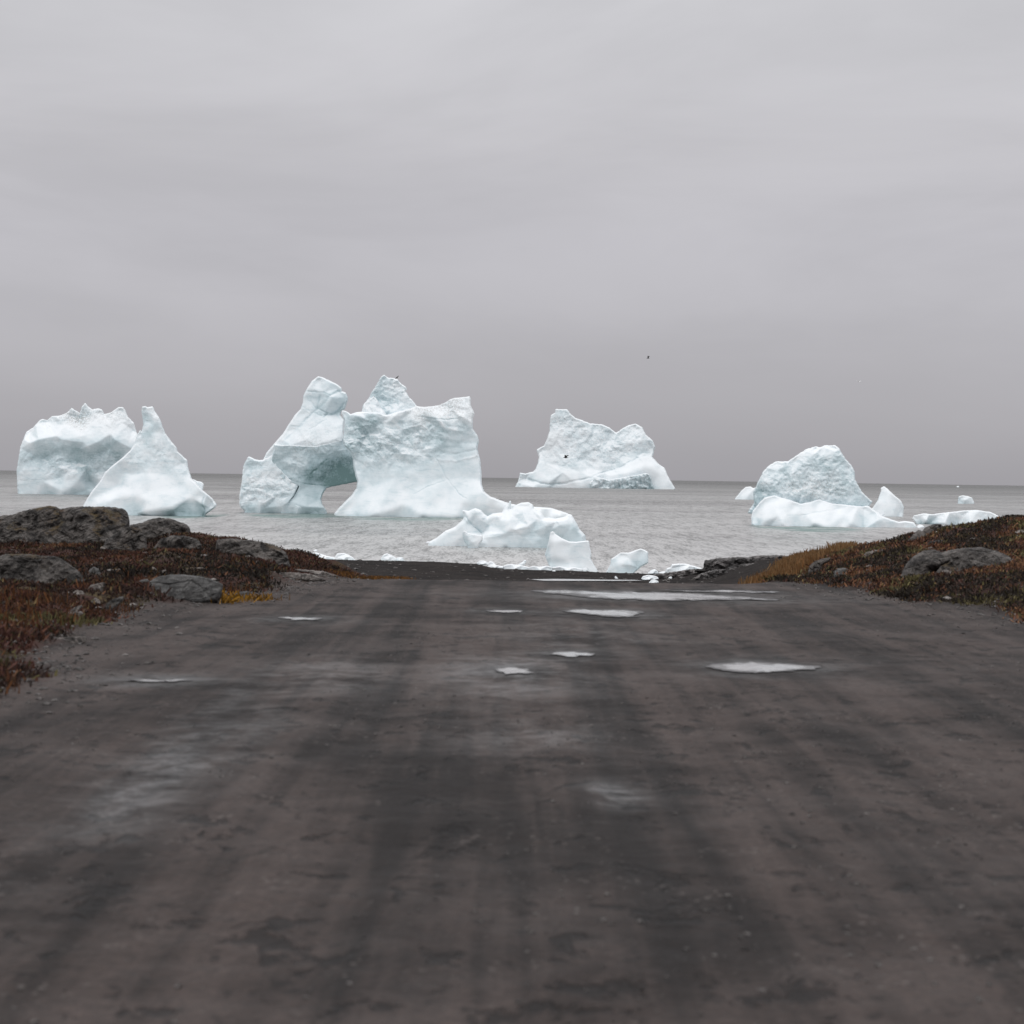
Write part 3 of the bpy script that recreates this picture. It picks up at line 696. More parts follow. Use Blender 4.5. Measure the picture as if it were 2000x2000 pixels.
# --- pyramid berg on the left
DB = wl(330, 1009) + 7
body = dict(part='pyramid', z=Z1, outline=[(250,1420),(300,1290),(380,1150),(500,1000),(540,920),(620,850),(720,770),(820,680),(870,600),(880,560),(900,500),(930,450),(945,470),(965,400),(960,340),(945,260),(950,195),(990,188),(1010,200),(1075,190),(1090,240),(1140,310),(1170,380),(1180,420),(1210,490),(1270,570),(1330,640),(1345,690),(1455,790),(1460,860),(1480,920),(1500,990),(1560,1050),(1620,1120),(1730,1210),(1780,1280),(1770,1310),(1690,1370),(1660,1390),(1640,1500),(300,1500)],
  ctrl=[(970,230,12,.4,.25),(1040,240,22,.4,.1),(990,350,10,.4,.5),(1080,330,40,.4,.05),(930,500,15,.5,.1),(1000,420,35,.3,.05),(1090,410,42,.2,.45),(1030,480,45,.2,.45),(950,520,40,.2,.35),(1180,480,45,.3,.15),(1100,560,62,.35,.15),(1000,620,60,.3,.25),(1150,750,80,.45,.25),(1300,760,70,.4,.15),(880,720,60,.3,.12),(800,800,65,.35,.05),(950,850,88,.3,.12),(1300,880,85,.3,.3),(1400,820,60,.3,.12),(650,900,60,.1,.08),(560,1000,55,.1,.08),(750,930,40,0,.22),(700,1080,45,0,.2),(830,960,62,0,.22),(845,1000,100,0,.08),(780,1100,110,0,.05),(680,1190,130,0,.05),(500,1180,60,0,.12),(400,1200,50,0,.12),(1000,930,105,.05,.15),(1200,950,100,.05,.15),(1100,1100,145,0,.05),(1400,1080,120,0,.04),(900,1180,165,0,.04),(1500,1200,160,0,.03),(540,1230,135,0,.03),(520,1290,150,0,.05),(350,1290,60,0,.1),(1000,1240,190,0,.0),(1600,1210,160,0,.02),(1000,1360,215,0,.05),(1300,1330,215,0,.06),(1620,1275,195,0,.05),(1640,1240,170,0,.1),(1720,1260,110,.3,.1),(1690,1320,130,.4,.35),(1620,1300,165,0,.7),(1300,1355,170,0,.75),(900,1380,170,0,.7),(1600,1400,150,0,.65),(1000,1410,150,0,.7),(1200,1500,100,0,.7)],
  carve=[([(1640,1200),(1620,1290),(1650,1340),(1630,1400)],1.3,3,.3)],
  z0=0, back=150, R=6, facets=((22,3.5),(9,2.2)), fine=.8, seed=21, sm=1.3, jg=.35)
lump = dict(part='rear_shelf', z=Z1, outline=[(1440,1000),(1530,1003),(1560,1020),(1610,1028),(1640,1060),(1632,1090),(1620,1150),(1450,1150)], ctrl=[(1500,1030,20,.2,0),(1580,1060,30,.3,0),(1600,1100,35,.2,.1),(1480,1120,30,.2,0)], z0=-60, back=60, R=4, facets=((8,1.5),), fine=.6, seed=23)
berg('iceberg', DB, 290, 'steep pyramid shaped iceberg with a forked tip, second from the left', [body, lump])

# --- far left berg
DL = wl(150, 967) + 14
berg('iceberg', DL, 120, 'broad grey walled iceberg with a ragged snow top, behind the pyramid shaped one', [
 dict(z=Z1, outline=[(-430,1180),(-440,900),(-400,640),(-330,470),(-250,420),(-190,350),(-150,330),(-100,345),(-50,300),(50,290),(110,265),(150,230),(175,203),(200,230),(240,250),(265,265),(285,190),(320,150),(350,190),(400,225),(470,213),(515,230),(530,275),(600,260),(690,200),(740,200),(770,240),(800,310),(860,370),(880,440),(900,490),(960,700),(960,1000),(940,1260),(-400,1260)],
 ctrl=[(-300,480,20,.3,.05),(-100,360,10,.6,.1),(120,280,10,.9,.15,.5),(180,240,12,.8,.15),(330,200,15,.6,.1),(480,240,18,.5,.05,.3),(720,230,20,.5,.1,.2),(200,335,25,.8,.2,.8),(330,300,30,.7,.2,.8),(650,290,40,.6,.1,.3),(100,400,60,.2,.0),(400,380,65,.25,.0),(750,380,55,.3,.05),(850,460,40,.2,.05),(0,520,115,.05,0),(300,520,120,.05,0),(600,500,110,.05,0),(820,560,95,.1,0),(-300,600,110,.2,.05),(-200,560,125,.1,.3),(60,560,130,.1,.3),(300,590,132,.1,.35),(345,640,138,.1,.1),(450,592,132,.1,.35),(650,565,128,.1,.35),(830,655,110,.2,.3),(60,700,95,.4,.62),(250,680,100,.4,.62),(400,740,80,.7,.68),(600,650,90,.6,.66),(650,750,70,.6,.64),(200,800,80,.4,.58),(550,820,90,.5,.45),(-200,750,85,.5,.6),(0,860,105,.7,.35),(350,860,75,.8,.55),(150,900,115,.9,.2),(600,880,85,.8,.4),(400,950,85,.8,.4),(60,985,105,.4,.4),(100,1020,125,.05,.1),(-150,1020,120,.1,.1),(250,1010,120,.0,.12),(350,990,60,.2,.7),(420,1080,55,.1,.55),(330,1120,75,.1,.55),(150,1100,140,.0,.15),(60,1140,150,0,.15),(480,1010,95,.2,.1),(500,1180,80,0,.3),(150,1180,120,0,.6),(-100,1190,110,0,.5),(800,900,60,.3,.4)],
 z0=0, back=170, R=5, facets=((20,4),(8,2.4)), fine=1.2, seed=31, jg=.5, sm=1.2, ang=-.5, stretch=1.6)])

# --- low berg in front of the arch
DC = wl(980, 1071) + 4
berg('iceberg', DC, 985, 'low faceted iceberg with a needle spike, in front of the arched one', [
 dict(z=Z4, outline=[(30,680),(40,618),(130,570),(230,490),(330,450),(420,370),(430,340),(415,262),(480,272),(560,240),(620,262),(660,305),(695,332),(750,300),(850,290),(880,240),(925,190),(940,160),(957,160),(952,250),(1000,210),(1070,180),(1150,175),(1195,200),(1210,240),(1300,300),(1330,345),(1450,357),(1550,335),(1590,305),(1630,315),(1680,400),(1720,480),(1780,540),(1790,610),(1785,770),(100,720)],
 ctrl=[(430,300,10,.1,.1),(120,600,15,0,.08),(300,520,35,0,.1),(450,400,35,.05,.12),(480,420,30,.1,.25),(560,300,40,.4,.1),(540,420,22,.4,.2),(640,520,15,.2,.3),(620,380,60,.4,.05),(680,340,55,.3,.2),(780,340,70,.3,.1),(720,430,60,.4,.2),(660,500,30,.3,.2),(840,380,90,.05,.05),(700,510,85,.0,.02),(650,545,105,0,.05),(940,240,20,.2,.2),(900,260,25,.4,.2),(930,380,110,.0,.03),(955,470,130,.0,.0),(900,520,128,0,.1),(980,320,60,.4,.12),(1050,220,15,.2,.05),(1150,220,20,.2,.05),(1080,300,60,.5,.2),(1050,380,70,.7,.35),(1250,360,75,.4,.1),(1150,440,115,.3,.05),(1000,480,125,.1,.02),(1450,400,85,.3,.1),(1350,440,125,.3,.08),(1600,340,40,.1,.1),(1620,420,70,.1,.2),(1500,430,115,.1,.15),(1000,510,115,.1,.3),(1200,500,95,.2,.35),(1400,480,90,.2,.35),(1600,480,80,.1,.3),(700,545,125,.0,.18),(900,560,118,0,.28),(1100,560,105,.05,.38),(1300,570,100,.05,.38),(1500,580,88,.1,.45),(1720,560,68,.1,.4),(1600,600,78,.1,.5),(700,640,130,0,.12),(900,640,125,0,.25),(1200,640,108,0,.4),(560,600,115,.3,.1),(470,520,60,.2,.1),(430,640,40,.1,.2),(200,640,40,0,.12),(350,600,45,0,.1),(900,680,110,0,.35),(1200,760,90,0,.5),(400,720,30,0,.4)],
 carve=[([(430,300),(490,400),(570,470),(640,530)],1.6,4,.3),([(640,560),(900,525),(1100,480),(1400,450)],1.0,1.0,.05),([(640,550),(900,540),(1150,545),(1370,575)],1.0,1.0,.1)],
 z0=0, back=110, R=9, rim=1.0, facets=((20,2.0),(8,1.0)), fine=.5, seed=41, jg=.2, sm=1.2, smooth=2.5, carve_k=.45)])
berg('iceberg', DC - 4, 920, 'short curled ice tusk with a grey hollow, leaning on the low faceted iceberg', [
 dict(z=Z4, outline=[(415,510),(430,492),(455,498),(480,520),(540,528),(600,540),(640,548),(640,600),(600,640),(590,720),(480,720),(470,655),(440,620),(418,570)],
 ctrl=[(435,505,12,.1,.1),(430,560,5,.1,.5),(450,600,4,.1,.55),(475,560,30,.2,.1),(520,560,40,.4,.05),(520,620,50,.3,.05),(590,600,50,.1,.05),(470,640,15,.1,.4),(560,660,45,.1,.1),(530,720,30,0,.3)], z0=20, back=40, R=3, facets=((7,1.2),), fine=.6, seed=43, res=.8, jg=.2)])

# --- grounded bergs on the shore
DD = 137
berg('iceberg', DD, 1115, 'small smooth white iceberg with one horn, aground on the beach edge', [
 dict(z=Z4, outline=[(1330,760),(1350,690),(1370,620),(1385,540),(1395,505),(1425,498),(1450,530),(1520,575),(1600,610),(1680,615),(1750,605),(1820,600),(1830,680),(1850,750),(1840,800),(1870,860),(1915,930),(1930,1010),(1400,1010),(1375,880),(1345,800)],
 ctrl=[(1410,520,10,0,.05),(1375,680,15,0,.25),(1350,760,12,0,.2),(1430,620,60,0,.0),(1430,750,75,0,.0),(1470,780,80,0,.02),(1600,650,60,0,0),(1750,640,55,0,0),(1600,760,80,0,.03),(1800,760,70,0,.05),(1430,850,62,0,.25),(1380,850,25,0,.4),(1600,850,82,0,.12),(1800,850,80,0,.08),(1600,930,110,.1,0),(1850,920,90,.1,0),(1450,920,75,0,.15),(1650,1000,120,0,0)],
 z0=0, back=70, R=4, facets=((16,1),), fine=.3, seed=51, jg=.2, sm=1.6)])
berg('iceberg', 136, 1225, 'small blue grey iceberg with a tilted flat top, right of the horned one', [
 dict(z=Z9, outline=[(150,450),(165,370),(205,300),(210,250),(300,190),(380,190),(430,170),(490,152),(530,165),(560,185),(562,290),(500,320),(430,380),(410,450)],
 ctrl=[(300,210,15,0,.05),(490,175,15,0,.05),(380,240,50,.1,.1),(230,270,30,0,.2),(280,300,60,0,.15),(400,310,75,.1,.15),(540,220,40,0,.15),(530,290,45,0,.25),(250,330,50,0,.4),(400,340,58,0,.45),(460,330,40,0,.5),(300,400,62,0,.3),(200,380,40,0,.2),(380,440,60,0,.3)],
 z0=0, back=60, R=3.5, facets=((12,1.3),), fine=.4, seed=53, jg=.2, sm=1.4)])

# --- big distant berg
DF = wl(1150, 953.5) + 30
main = dict(part='ice_wall', z=Z5, outline=[(85,1000),(90,940),(120,880),(135,830),(140,790),(200,800),(280,780),(310,750),(335,680),(345,620),(325,570),(320,540),(400,500),(430,430),(460,340),(465,230),(475,170),(520,145),(525,103),(600,108),(650,103),(680,150),(740,200),(800,220),(900,260),(1030,270),(1100,300),(1180,360),(1250,310),(1320,275),(1390,262),(1460,300),(1500,380),(1570,440),(1600,510),(1580,600),(1570,620),(1630,690),(1700,740),(1740,830),(1790,920),(1815,960),(1810,1010)],
 ctrl=[(570,120,10,.5,.2),(600,170,20,.6,.2),(500,250,25,.7,.12),(700,250,35,.7,.12),(600,400,55,.6,.05),(950,300,25,.6,.35),(1000,350,45,.6,.1),(1150,370,25,.6,.2),(1380,300,20,.6,.15),(1450,350,40,.6,.05),(900,450,75,.8,.2),(1200,480,70,.9,.25),(1400,480,80,.7,.05),(1560,520,45,.5,.1),(450,540,50,.4,.05),(360,560,25,.4,.1),(700,600,95,.7,.18),(1000,600,100,.8,.18),(1200,620,100,.9,.25),(1470,580,75,.4,.4),(1560,590,60,.4,.2),(400,680,70,.3,.08),(600,720,110,.5,.25),(900,740,125,.5,.12),(1150,730,120,.7,.25),(1400,620,105,.3,.3),(1450,630,120,.0,.05),(1560,640,90,.0,.05),(1300,720,145,.0,.0),(1500,720,150,0,.0),(350,780,100,0,.03),(600,790,140,.1,.05),(800,790,150,0,.05),(1050,790,145,.2,.15),(1100,830,170,0,.0),(400,860,125,0,.05),(200,850,60,.5,.15),(240,840,100,0,.3),(450,890,155,0,.05),(700,870,165,0,.03),(300,898,122,0,.4),(500,925,138,0,.3),(700,910,160,0,.05),(160,920,100,.5,.12),(900,850,185,0,.05),(1650,800,140,0,.0),(1700,950,170,0,.03),(800,950,185,0,.1),(300,945,150,0,.1),(1300,800,190,0,0),(1500,1000,150,0,.3)],
 carve=[([(230,850),(330,895),(450,915),(560,915),(700,890),(900,845),(1000,800),(1200,745),(1400,640),(1500,605)],1.6,3,.22)],
 z0=0, back=200, R=5, facets=((18,3),(7,2.2)), fine=.85, seed=61, ang=1.0, stretch=1.7, jg=.4)
cliff = dict(part='front_cliff', z=Z5, outline=[(880,1000),(890,900),(950,832),(1100,866),(1300,832),(1500,795),(1540,808),(1560,880),(1590,965),(1595,1000)],
 ctrl=[(950,850,20,.6,.15),(1100,880,25,.8,.3),(1300,850,30,.8,.3),(1500,820,30,.8,.3),(1545,830,20,.6,.6),(920,930,35,.8,.3),(1100,940,32,1,.35),(1300,930,32,1,.4),(1480,920,30,1.1,.5),(1570,940,15,.8,.6),(1200,980,30,.8,.5)],
 carve=[([(x,850),(x+random.randint(-12,12),900),(x+5,960)],1.0,3,.25) for x in (1000,1060,1110,1160,1215,1250,1300,1345,1390,1440,1490,1530)],
 z0=185, back=60, R=3, facets=((10,3),(5,2)), fine=1.2, seed=63, jg=.4)
berg('iceberg', DF, 1165, 'large distant white iceberg with two humps, near the horizon', [main, cliff])

# --- rounded berg on the right
DG = wl(1620, 1031.5) + 12
crag = dict(part='rough_crag', z=Z6, outline=[(165,625),(180,590),(215,545),(210,460),(240,390),(265,340),(290,290),(340,240),(390,212),(490,208),(560,160),(640,110),(710,90),(740,97),(780,82),(870,80),(900,105),(920,140),(960,200),(1000,240),(1025,290),(1030,360),(1080,450),(1130,500),(1170,535),(1140,575),(1080,640),(300,650)],
 ctrl=[(400,225,15,.2,.05),(700,110,15,.2,.0),(850,100,15,.3,.0),(320,290,30,.3,.35),(400,290,45,.3,.3),(550,200,35,.3,.05),(700,150,55,.3,.05),(860,125,45,.3,.1),(600,240,65,.6,.3),(720,200,60,.8,.5),(880,160,55,.6,.55),(900,220,55,.5,.4),(820,240,65,.7,.4,.1),(980,270,55,.4,.25),(460,250,50,.5,.4),(500,340,72,.8,.35),(750,330,78,.9,.35),(950,350,80,.8,.35),(300,370,60,.9,.2),(400,390,75,1,.35),(260,430,45,.9,.5),(600,420,85,.8,.4,.35),(820,430,85,.9,.4,.45),(930,470,85,.8,.4,.35),(520,425,78,.8,.4,.5),(700,450,95,.9,.25,.5),(450,460,85,.9,.15),(600,510,105,1,.2),(1000,450,85,.7,.35),(1080,500,80,.6,.3),(800,500,100,1,.3),(260,520,55,.7,.6),(360,470,70,.9,.4),(1140,540,50,.5,.3),(1080,560,90,.4,.4),(600,560,90,.4,.5),(900,560,90,.4,.5)],
 z0=0, back=140, R=6, rough_k=.8, facets=((13,3),(6,2.4)), fine=.9, seed=71, jg=.6)
foot = dict(part='smooth_foot', z=Z6, outline=[(195,720),(193,665),(205,610),(260,540),(300,500),(380,482),(500,515),(590,547),(660,535),(740,510),(850,545),(1090,570),(1130,565),(1180,600),(1215,625),(1250,650),(1330,680),(1380,695),(1430,688),(1500,700),(1522,735),(1500,790),(300,800)],
 ctrl=[(380,500,20,0,.05),(280,560,30,0,.0),(230,640,30,0,.08),(400,570,70,0,.0),(550,560,50,0,.15),(740,540,35,0,.08),(600,600,75,0,.1),(900,580,50,0,.12),(1100,590,40,.1,.08),(420,640,110,0,0),(480,650,100,0,.08),(700,640,95,0,.05),(950,640,90,0,.12),(1180,640,60,0,.05),(450,700,135,0,0),(300,690,90,0,.1),(700,700,130,0,.02),(1000,700,125,0,.06),(1200,690,95,.2,.15),(1300,700,85,.3,.15),(1430,710,50,.3,.02),(800,735,140,0,.15),(250,700,60,0,.5),(350,725,85,0,.5),(700,760,110,0,.6),(1100,760,95,0,.6)],
 carve=[([(490,650),(640,640),(800,605),(960,575)],1.1,1.8,.2),([(420,620),(460,600),(500,680),(510,720)],2.0,-1.5,-.05)],
 z0=75, back=150, R=6, facets=((22,1.5),), fine=.35, seed=73, jg=.3)
berg('iceberg', DG, 1610, 'rough domed iceberg on a smooth white foot, off the right shore', [foot, crag])

DG2 = wl(1730, 1009.5) + 6
berg('iceberg', DG2, 1730, 'curved shark fin iceberg standing just right of the rough domed one', [
 dict(z=Z6, outline=[(1130,680),(1140,610),(1170,580),(1210,520),(1235,450),(1233,425),(1260,408),(1290,430),(1330,470),(1400,530),(1420,580),(1415,650),(1410,700)],
 ctrl=[(1260,420,8,0,.0),(1290,450,30,0,.0),(1300,480,38,0,.1),(1240,480,15,0,.15),(1240,540,40,0,.1),(1300,560,55,0,.05),(1370,540,35,.1,.05),(1200,600,40,0,.05),(1330,640,65,.1,.1),(1390,620,35,.1,.25),(1250,650,60,0,.1),(1300,690,60,0,.4)],
 z0=0, back=70, R=4.5, facets=((16,1),), fine=.4, seed=75, jg=.2)])
berg('iceberg', wl(1455, 976) + 8, 1455, 'low white hump of ice peeking out left of the rough domed iceberg', [
 dict(z=Z6, outline=[(55,545),(62,512),(110,450),(150,415),(190,412),(210,425),(250,415),(275,470),(270,545)],
 ctrl=[(150,430,15,0,.0),(100,490,25,0,.15),(180,470,40,.1,.1),(240,450,35,.2,.1),(150,510,45,0,.2),(240,510,45,.1,.2),(150,540,40,0,.4)],
 z0=0, back=60, R=4, facets=((12,1.4),), fine=.4, seed=77, jg=.25)])
berg('iceberg', wl(1800, 1026) + 10, 1850, 'long flat snowy ice floe behind the right hill', [
 dict(z=Z6, outline=[(1485,672),(1500,645),(1560,630),(1600,628),(1650,635),(1720,625),(1800,615),(1890,605),(2000,600),(2120,618),(2200,660),(2215,700),(2200,780),(1540,780),(1525,735),(1510,700)],
 ctrl=[(1500,665,15,.3,0),(1560,650,40,.5,.0),(1700,650,55,.5,.0),(1900,640,60,.5,.0),(2100,650,50,.4,0),(1600,685,75,.4,.1),(1550,690,35,.2,.6),(1620,712,45,.2,.65),(1750,700,100,.3,.05),(1950,700,105,.3,.05),(1560,740,30,0,.75),(1800,760,60,0,.6)],
 z0=0, back=110, R=4, facets=((14,1.8),(6,1)), fine=.8, seed=79, jg=.4)])
berg('iceberg', wl(1885, 984) + 6, 1885, 'small pale ice knob near the horizon above the flat ice floe', [
 dict(z=Z6, outline=[(1850,560),(1853,520),(1858,495),(1885,484),(1930,488),(1965,500),(1985,540),(1980,565)],
 ctrl=[(1890,500,15,.2,.0),(1860,525,10,.2,.4),(1910,520,30,.3,.1),(1960,530,25,.3,.1),(1900,550,25,0,.5)], z0=0, back=40, R=3, facets=((8,1.3),), fine=.5, seed=81, res=.8)])

# --- small ice pieces
def chunk(pts, D, label, seed, name='ice_chunk', bulge=None, tint=.03, group='small ice pieces along the shore'):
    pts = np.array(pts, float); w = pts[:, 0].max() - pts[:, 0].min(); h = pts[:, 1].max() - pts[:, 1].min()
    c = pts.mean(0); b = bulge or 0.45 * min(w, 3 * h); t0, b0 = pts[:, 1].min(), pts[:, 1].max()
    ct = [(c[0], t0 + .2 * h, b * .35, .3, tint), (c[0] - w * .28, c[1], b * .6, .3, tint), (c[0] + w * .28, c[1], b * .6, .3, tint + .05), (c[0], b0 - .2 * h, b, .3, tint + .08), (c[0] + w * .1, c[1], b * .9, .4, tint)]
    o = relief(name, ZP, pts, ct, D, MAT['ice_bit'], R=max(1.5, h * .3), back=b, sm=.6, facets=((max(3, w * .2), .7),), fine=.3, res=.5 if w < 60 else .7, jg=.2, seed=seed)
    recenter(o); tag(o, label, 'ice', group); return o
MAT['ice_bit'] = ice_material('brash_ice', 135 / F)
# behind the spit, left
chunk([(610,1080),(618,1079),(628,1082),(640,1086),(655,1089),(668,1096),(612,1096)], 140, 'white ice wedge touching the dark mound behind the gravel spit', 101)
chunk([(653,1090),(658,1081),(672,1080),(682,1084),(690,1089),(696,1096),(650,1096)], 139, 'flat topped white ice chunk between the wedge and the lone ice hump behind the spit', 102)
chunk([(744,1091),(749,1083),(756,1080.5),(765,1084),(774,1090),(776,1096),(742,1096)], 139, 'rounded white ice hump alone behind the middle of the gravel spit', 103)
chunk([(774,1090),(780,1087.5),(787,1089),(790,1096),(772,1096)], 139.5, 'tiny ice crumb touching the right side of the rounded ice hump', 104)
chunk([(612,1075),(616,1073),(621,1074),(619,1077),(613,1077)], 165, 'tiny floating ice crumb just above the ice wedge by the dark mound', 105)
# shore line of brash right of the spit
chunk([(931,1099),(937,1095),(945,1094.5),(955,1099),(962,1104),(930,1104)], 136, 'pale ice shard where the spit meets the water, leftmost of the shore ice', 106)
chunk([(950,1102),(956,1096),(963,1097),(969,1104),(990,1106),(992,1112),(952,1110)], 135, 'lumpy ice chunk just right of the leftmost shore ice shard', 107)
chunk([(1010,1104),(1016,1100),(1021,1097),(1024,1093.5),(1028,1094),(1028,1099),(1024,1104),(1012,1107)], 137, 'tilted thin ice plate sticking up from the shore ice', 108)
chunk([(982,1106),(988,1103),(998,1101.5),(1010,1103),(1020,1104.5),(1032,1107),(1034,1114),(984,1114)], 134, 'low heap of ice below the tilted ice plate', 109)
chunk([(1030,1108),(1042,1105.5),(1055,1107),(1066,1105),(1078,1107),(1082,1116),(1030,1116)], 133, 'flat ice heap at the left foot of the horned iceberg', 110)
chunk([(1078,1108),(1092,1106),(1108,1109),(1122,1108),(1138,1111),(1140,1119),(1080,1118)], 131, 'flat ice heap in front of the horned iceberg', 111)
chunk([(1136,1112),(1142,1109),(1147,1106),(1150,1110),(1152,1116),(1147,1121),(1138,1120)], 130, 'knobbly ice lump at the right foot of the horned iceberg', 112)
chunk([(1078,1115),(1082,1113.5),(1086,1115),(1084,1118),(1079,1118)], 122, 'single ice crumb lying on the dark beach below the horned iceberg', 113)
# right of the blue grey berg
chunk([(1265,1119),(1272,1113),(1279,1111.5),(1284,1115),(1287,1121),(1265,1122)], 131, 'small ice hump right of the tilted flat topped iceberg', 114)
chunk([(1284,1119),(1294,1116),(1302,1115.5),(1304,1120),(1290,1122)], 131, 'low ice sliver joining the small ice hump to the broad shore floe', 115)
chunk([(1299,1117),(1302,1110),(1309,1108),(1312,1102),(1325,1100.5),(1340,1101),(1355,1105),(1368,1109),(1376,1114),(1378,1122),(1300,1122)], 129, 'broad flat ice floe stranded against the layered shore rocks', 116)
chunk([(1374,1113),(1384,1110.5),(1392,1112),(1396,1117),(1390,1122),(1374,1121)], 118, 'small ice piece between the broad floe and the pointed one on the rocks', 117)
chunk([(1396,1112),(1402,1107),(1410,1104.5),(1418,1104),(1422,1107),(1420,1111),(1408,1113.5)], 112, 'pointed ice piece lying on the layered shore rocks', 118)
chunk([(1252,1130),(1256,1125),(1265,1123),(1276,1124),(1285,1127),(1287,1132),(1270,1134),(1255,1134)], 104, 'larger of two ice chunks on the sand by the pond', 119)
chunk([(1267,1138),(1271,1133.5),(1279,1132),(1286,1135),(1287,1139),(1270,1142)], 97, 'smaller of two ice chunks on the sand, just below the larger', 120)
chunk([(1305,1129),(1309,1126),(1313,1127),(1312,1131),(1306,1131)], 106, 'ice crumb on the sand right of the two ice chunks by the pond', 121)
chunk([(1200,1128),(1202,1124.5),(1205,1127),(1208,1131),(1202,1132)], 107, 'thin standing ice shard at the edge of the pond', 122)
chunk([(1790,1028),(1796,1024),(1803,1026),(1806,1031),(1792,1033)], wl(1797,1031), 'ice crumb floating at the left tip of the flat ice floe', 123)
chunk([(1868,950.5),(1871,948.8),(1874,950.5),(1873,952.5),(1869,952.5)], wl(1871, 952), 'farthest speck of ice on the horizon at the right', 124)
chunk([(832,1059),(836,1057),(842,1058.5),(840,1061.5),(833,1061.5)], wl(837, 1061), 'little floating ice crumb left of the low faceted iceberg', 125)
chunk([(1712,1005),(1716,1000),(1719,1006),(1724,1003),(1728,997),(1727,1005),(1722,1011),(1713,1011)], DG + 2, 'jagged little ice spike between the domed iceberg foot and the fin', 126)

# ------------------------------------------------------------------ sea
turq = []
for (a, b, py, dep) in ((500, 700, 1006, 26), (690, 900, 1011, 24), (330, 435, 1007, 18), (1480, 1660, 1031, 22), (1000, 1110, 1012, 20)):
    cx = world(np.array((a + b) / 2), np.array(float(py)), np.array(wl((a + b) / 2, py)))
    D = wl((a + b) / 2, py); turq.append((float(cx[0]), D, (b - a) / 2 * D / F * 1.05, dep))
MAT['sea'] = water_material(turq)
ys = [60, 400, 2500, 40000]
co = [(-60000, 90, 0), (60000, 90, 0), (60000, 40000, 0), (-60000, 40000, 0)]
sea = new_mesh_obj('sea', co, [(0, 1, 2, 3)], MAT['sea'], None, False); sea['kind'] = 'structure'

# pond: a level sheet in a hollow of the beach
P = []
for i in range(len(pp)):
    a, b = pp[i], pp[(i + 1) % len(pp)]
    for k in range(4): P.append((a[0] + (b[0] - a[0]) * k / 4, a[1] + (b[1] - a[1]) * k / 4))
pz = 1.22
W = np.array([on_road(q[0], q[1], pz) for q in P])
c = W.mean(0); co = [(c[0], c[1], pz)] + [(p[0], p[1], pz) for p in W]
o = new_mesh_obj('pond', co, [(0, i + 1, (i + 1) % len(W) + 1)[::-1] for i in range(len(W))], MAT['puddle'], None, True, {'edge': [1.5] + [0.4] * len(W)}); recenter(o)
o['kind'] = 'structure'

# ------------------------------------------------------------------ rocks
def rock(z, pts, base, label, mat='rock', seed=1, bulge=1.0, name='boulder', rough=.8, group=None, cat='rock', D=None, fac=None, ext=8, fine=1.0, back=None):
    S = np.array(to_src(z, pts), float)
    h = S[:, 1].max() - S[:, 1].min(); w = S[:, 0].max() - S[:, 0].min(); ymid = S[:, 1].mean()
    bp = to_src(z, [base])[0]
    D = (D or ground_hit(bp[0], bp[1]))
    lo = S[:, 1] > S[:, 1].min() + h * 0.55
    S[lo, 1] += ext
    if D < 60 and name != 'rock_slab': D += 0.1
    b = bulge * 0.5 * min(w, 2.2 * h); c = S.mean(0); t0, b0 = S[:, 1].min(), S[:, 1].max(); hh = b0 - t0
    rng = np.random.RandomState(seed)
    ct = []
    for u in np.linspace(.08, .92, 6):
        for v in np.linspace(.12, 1, 5):
            ct.append((S[:, 0].min() + w * (u + rng.uniform(-.06, .06)), t0 + hh * v + rng.uniform(-.05, .05) * hh,
                       b * (0.15 + .85 * min(1, v * 1.25)) * (1 + rng.uniform(-.22, .22)), rough, 0))
    o = relief(name, ZP, S, ct, D + b * D / F * 0.4, MAT[mat], R=max(3, .3 * h), back=b, sm=2.5, facets=((max(16, w * .2), min(9, w * .045)),) + tuple((p, q * 1.7) for p, q in (fac or ((max(10, w * .12), 3.2), (6, 1.6)))), fine=fine * 2.2, rim=.7, smooth=3,
               res=.8 if w < 120 else 1.0, jg=.8, seed=seed, ang=.3, stretch=1.8)
    pc = world(np.array(c[0]), np.array(c[1]), np.array(float(D))); EXC.append((pc[0], D - (.8 if name == 'rock_slab' else 0), w * .45 * D / F, (1.5 if name == 'rock_slab' else .25)))
    recenter(o); tag(o, label, cat, group); return o
EXC = []

gl = 'rock outcrops on the left hill'; gs = 'stones set in the tundra on the left'; gr = 'rocks on the right hill'
rock(Z7, [(-900,420),(-860,260),(-650,190),(-420,170),(-300,130),(-160,100),(-60,85),(0,95),(45,118),(100,105),(200,95),(280,90),(360,96),(430,92),(560,100),(640,118),(670,150),(685,200),(692,255),(690,330),(640,420),(500,470),(300,520),(0,520),(-300,500)], (300, 470), 'big flat topped dark rock outcrop crowning the left hill', 'rock', 201, .55, 'rock_outcrop', group=gl, D=41, fac=((26,5),(10,2.5)))
rock(Z7, [(660,330),(700,264),(800,247),(880,214),(960,198),(1060,203),(1150,235),(1230,262),(1262,300),(1272,335),(1240,400),(1100,420),(950,420),(700,420)], (950,370), 'rounded dark rock hump right of the big flat topped outcrop', 'rock', 202, .7, 'rock_outcrop', group=gl, D=42, fac=((20,4),(8,2)))
rock(Z7, [(420,480),(470,400),(600,330),(690,275),(790,300),(850,380),(862,500),(790,540),(640,560),(480,525)], (660,540), 'streaky grey slab leaning against the foot of the big outcrop', 'rock', 203, .5, 'rock_outcrop', group=gl, D=38.5, fac=((20,4),(8,2)))
rock(Z7, [(900,462),(980,400),(1100,365),(1220,370),(1330,400),(1370,450),(1372,510),(1300,540),(1150,505)], (1150,510), 'low grey rock slab with red plants below it, under the rounded hump', 'rock', 204, .5, 'rock_outcrop', group=gl)
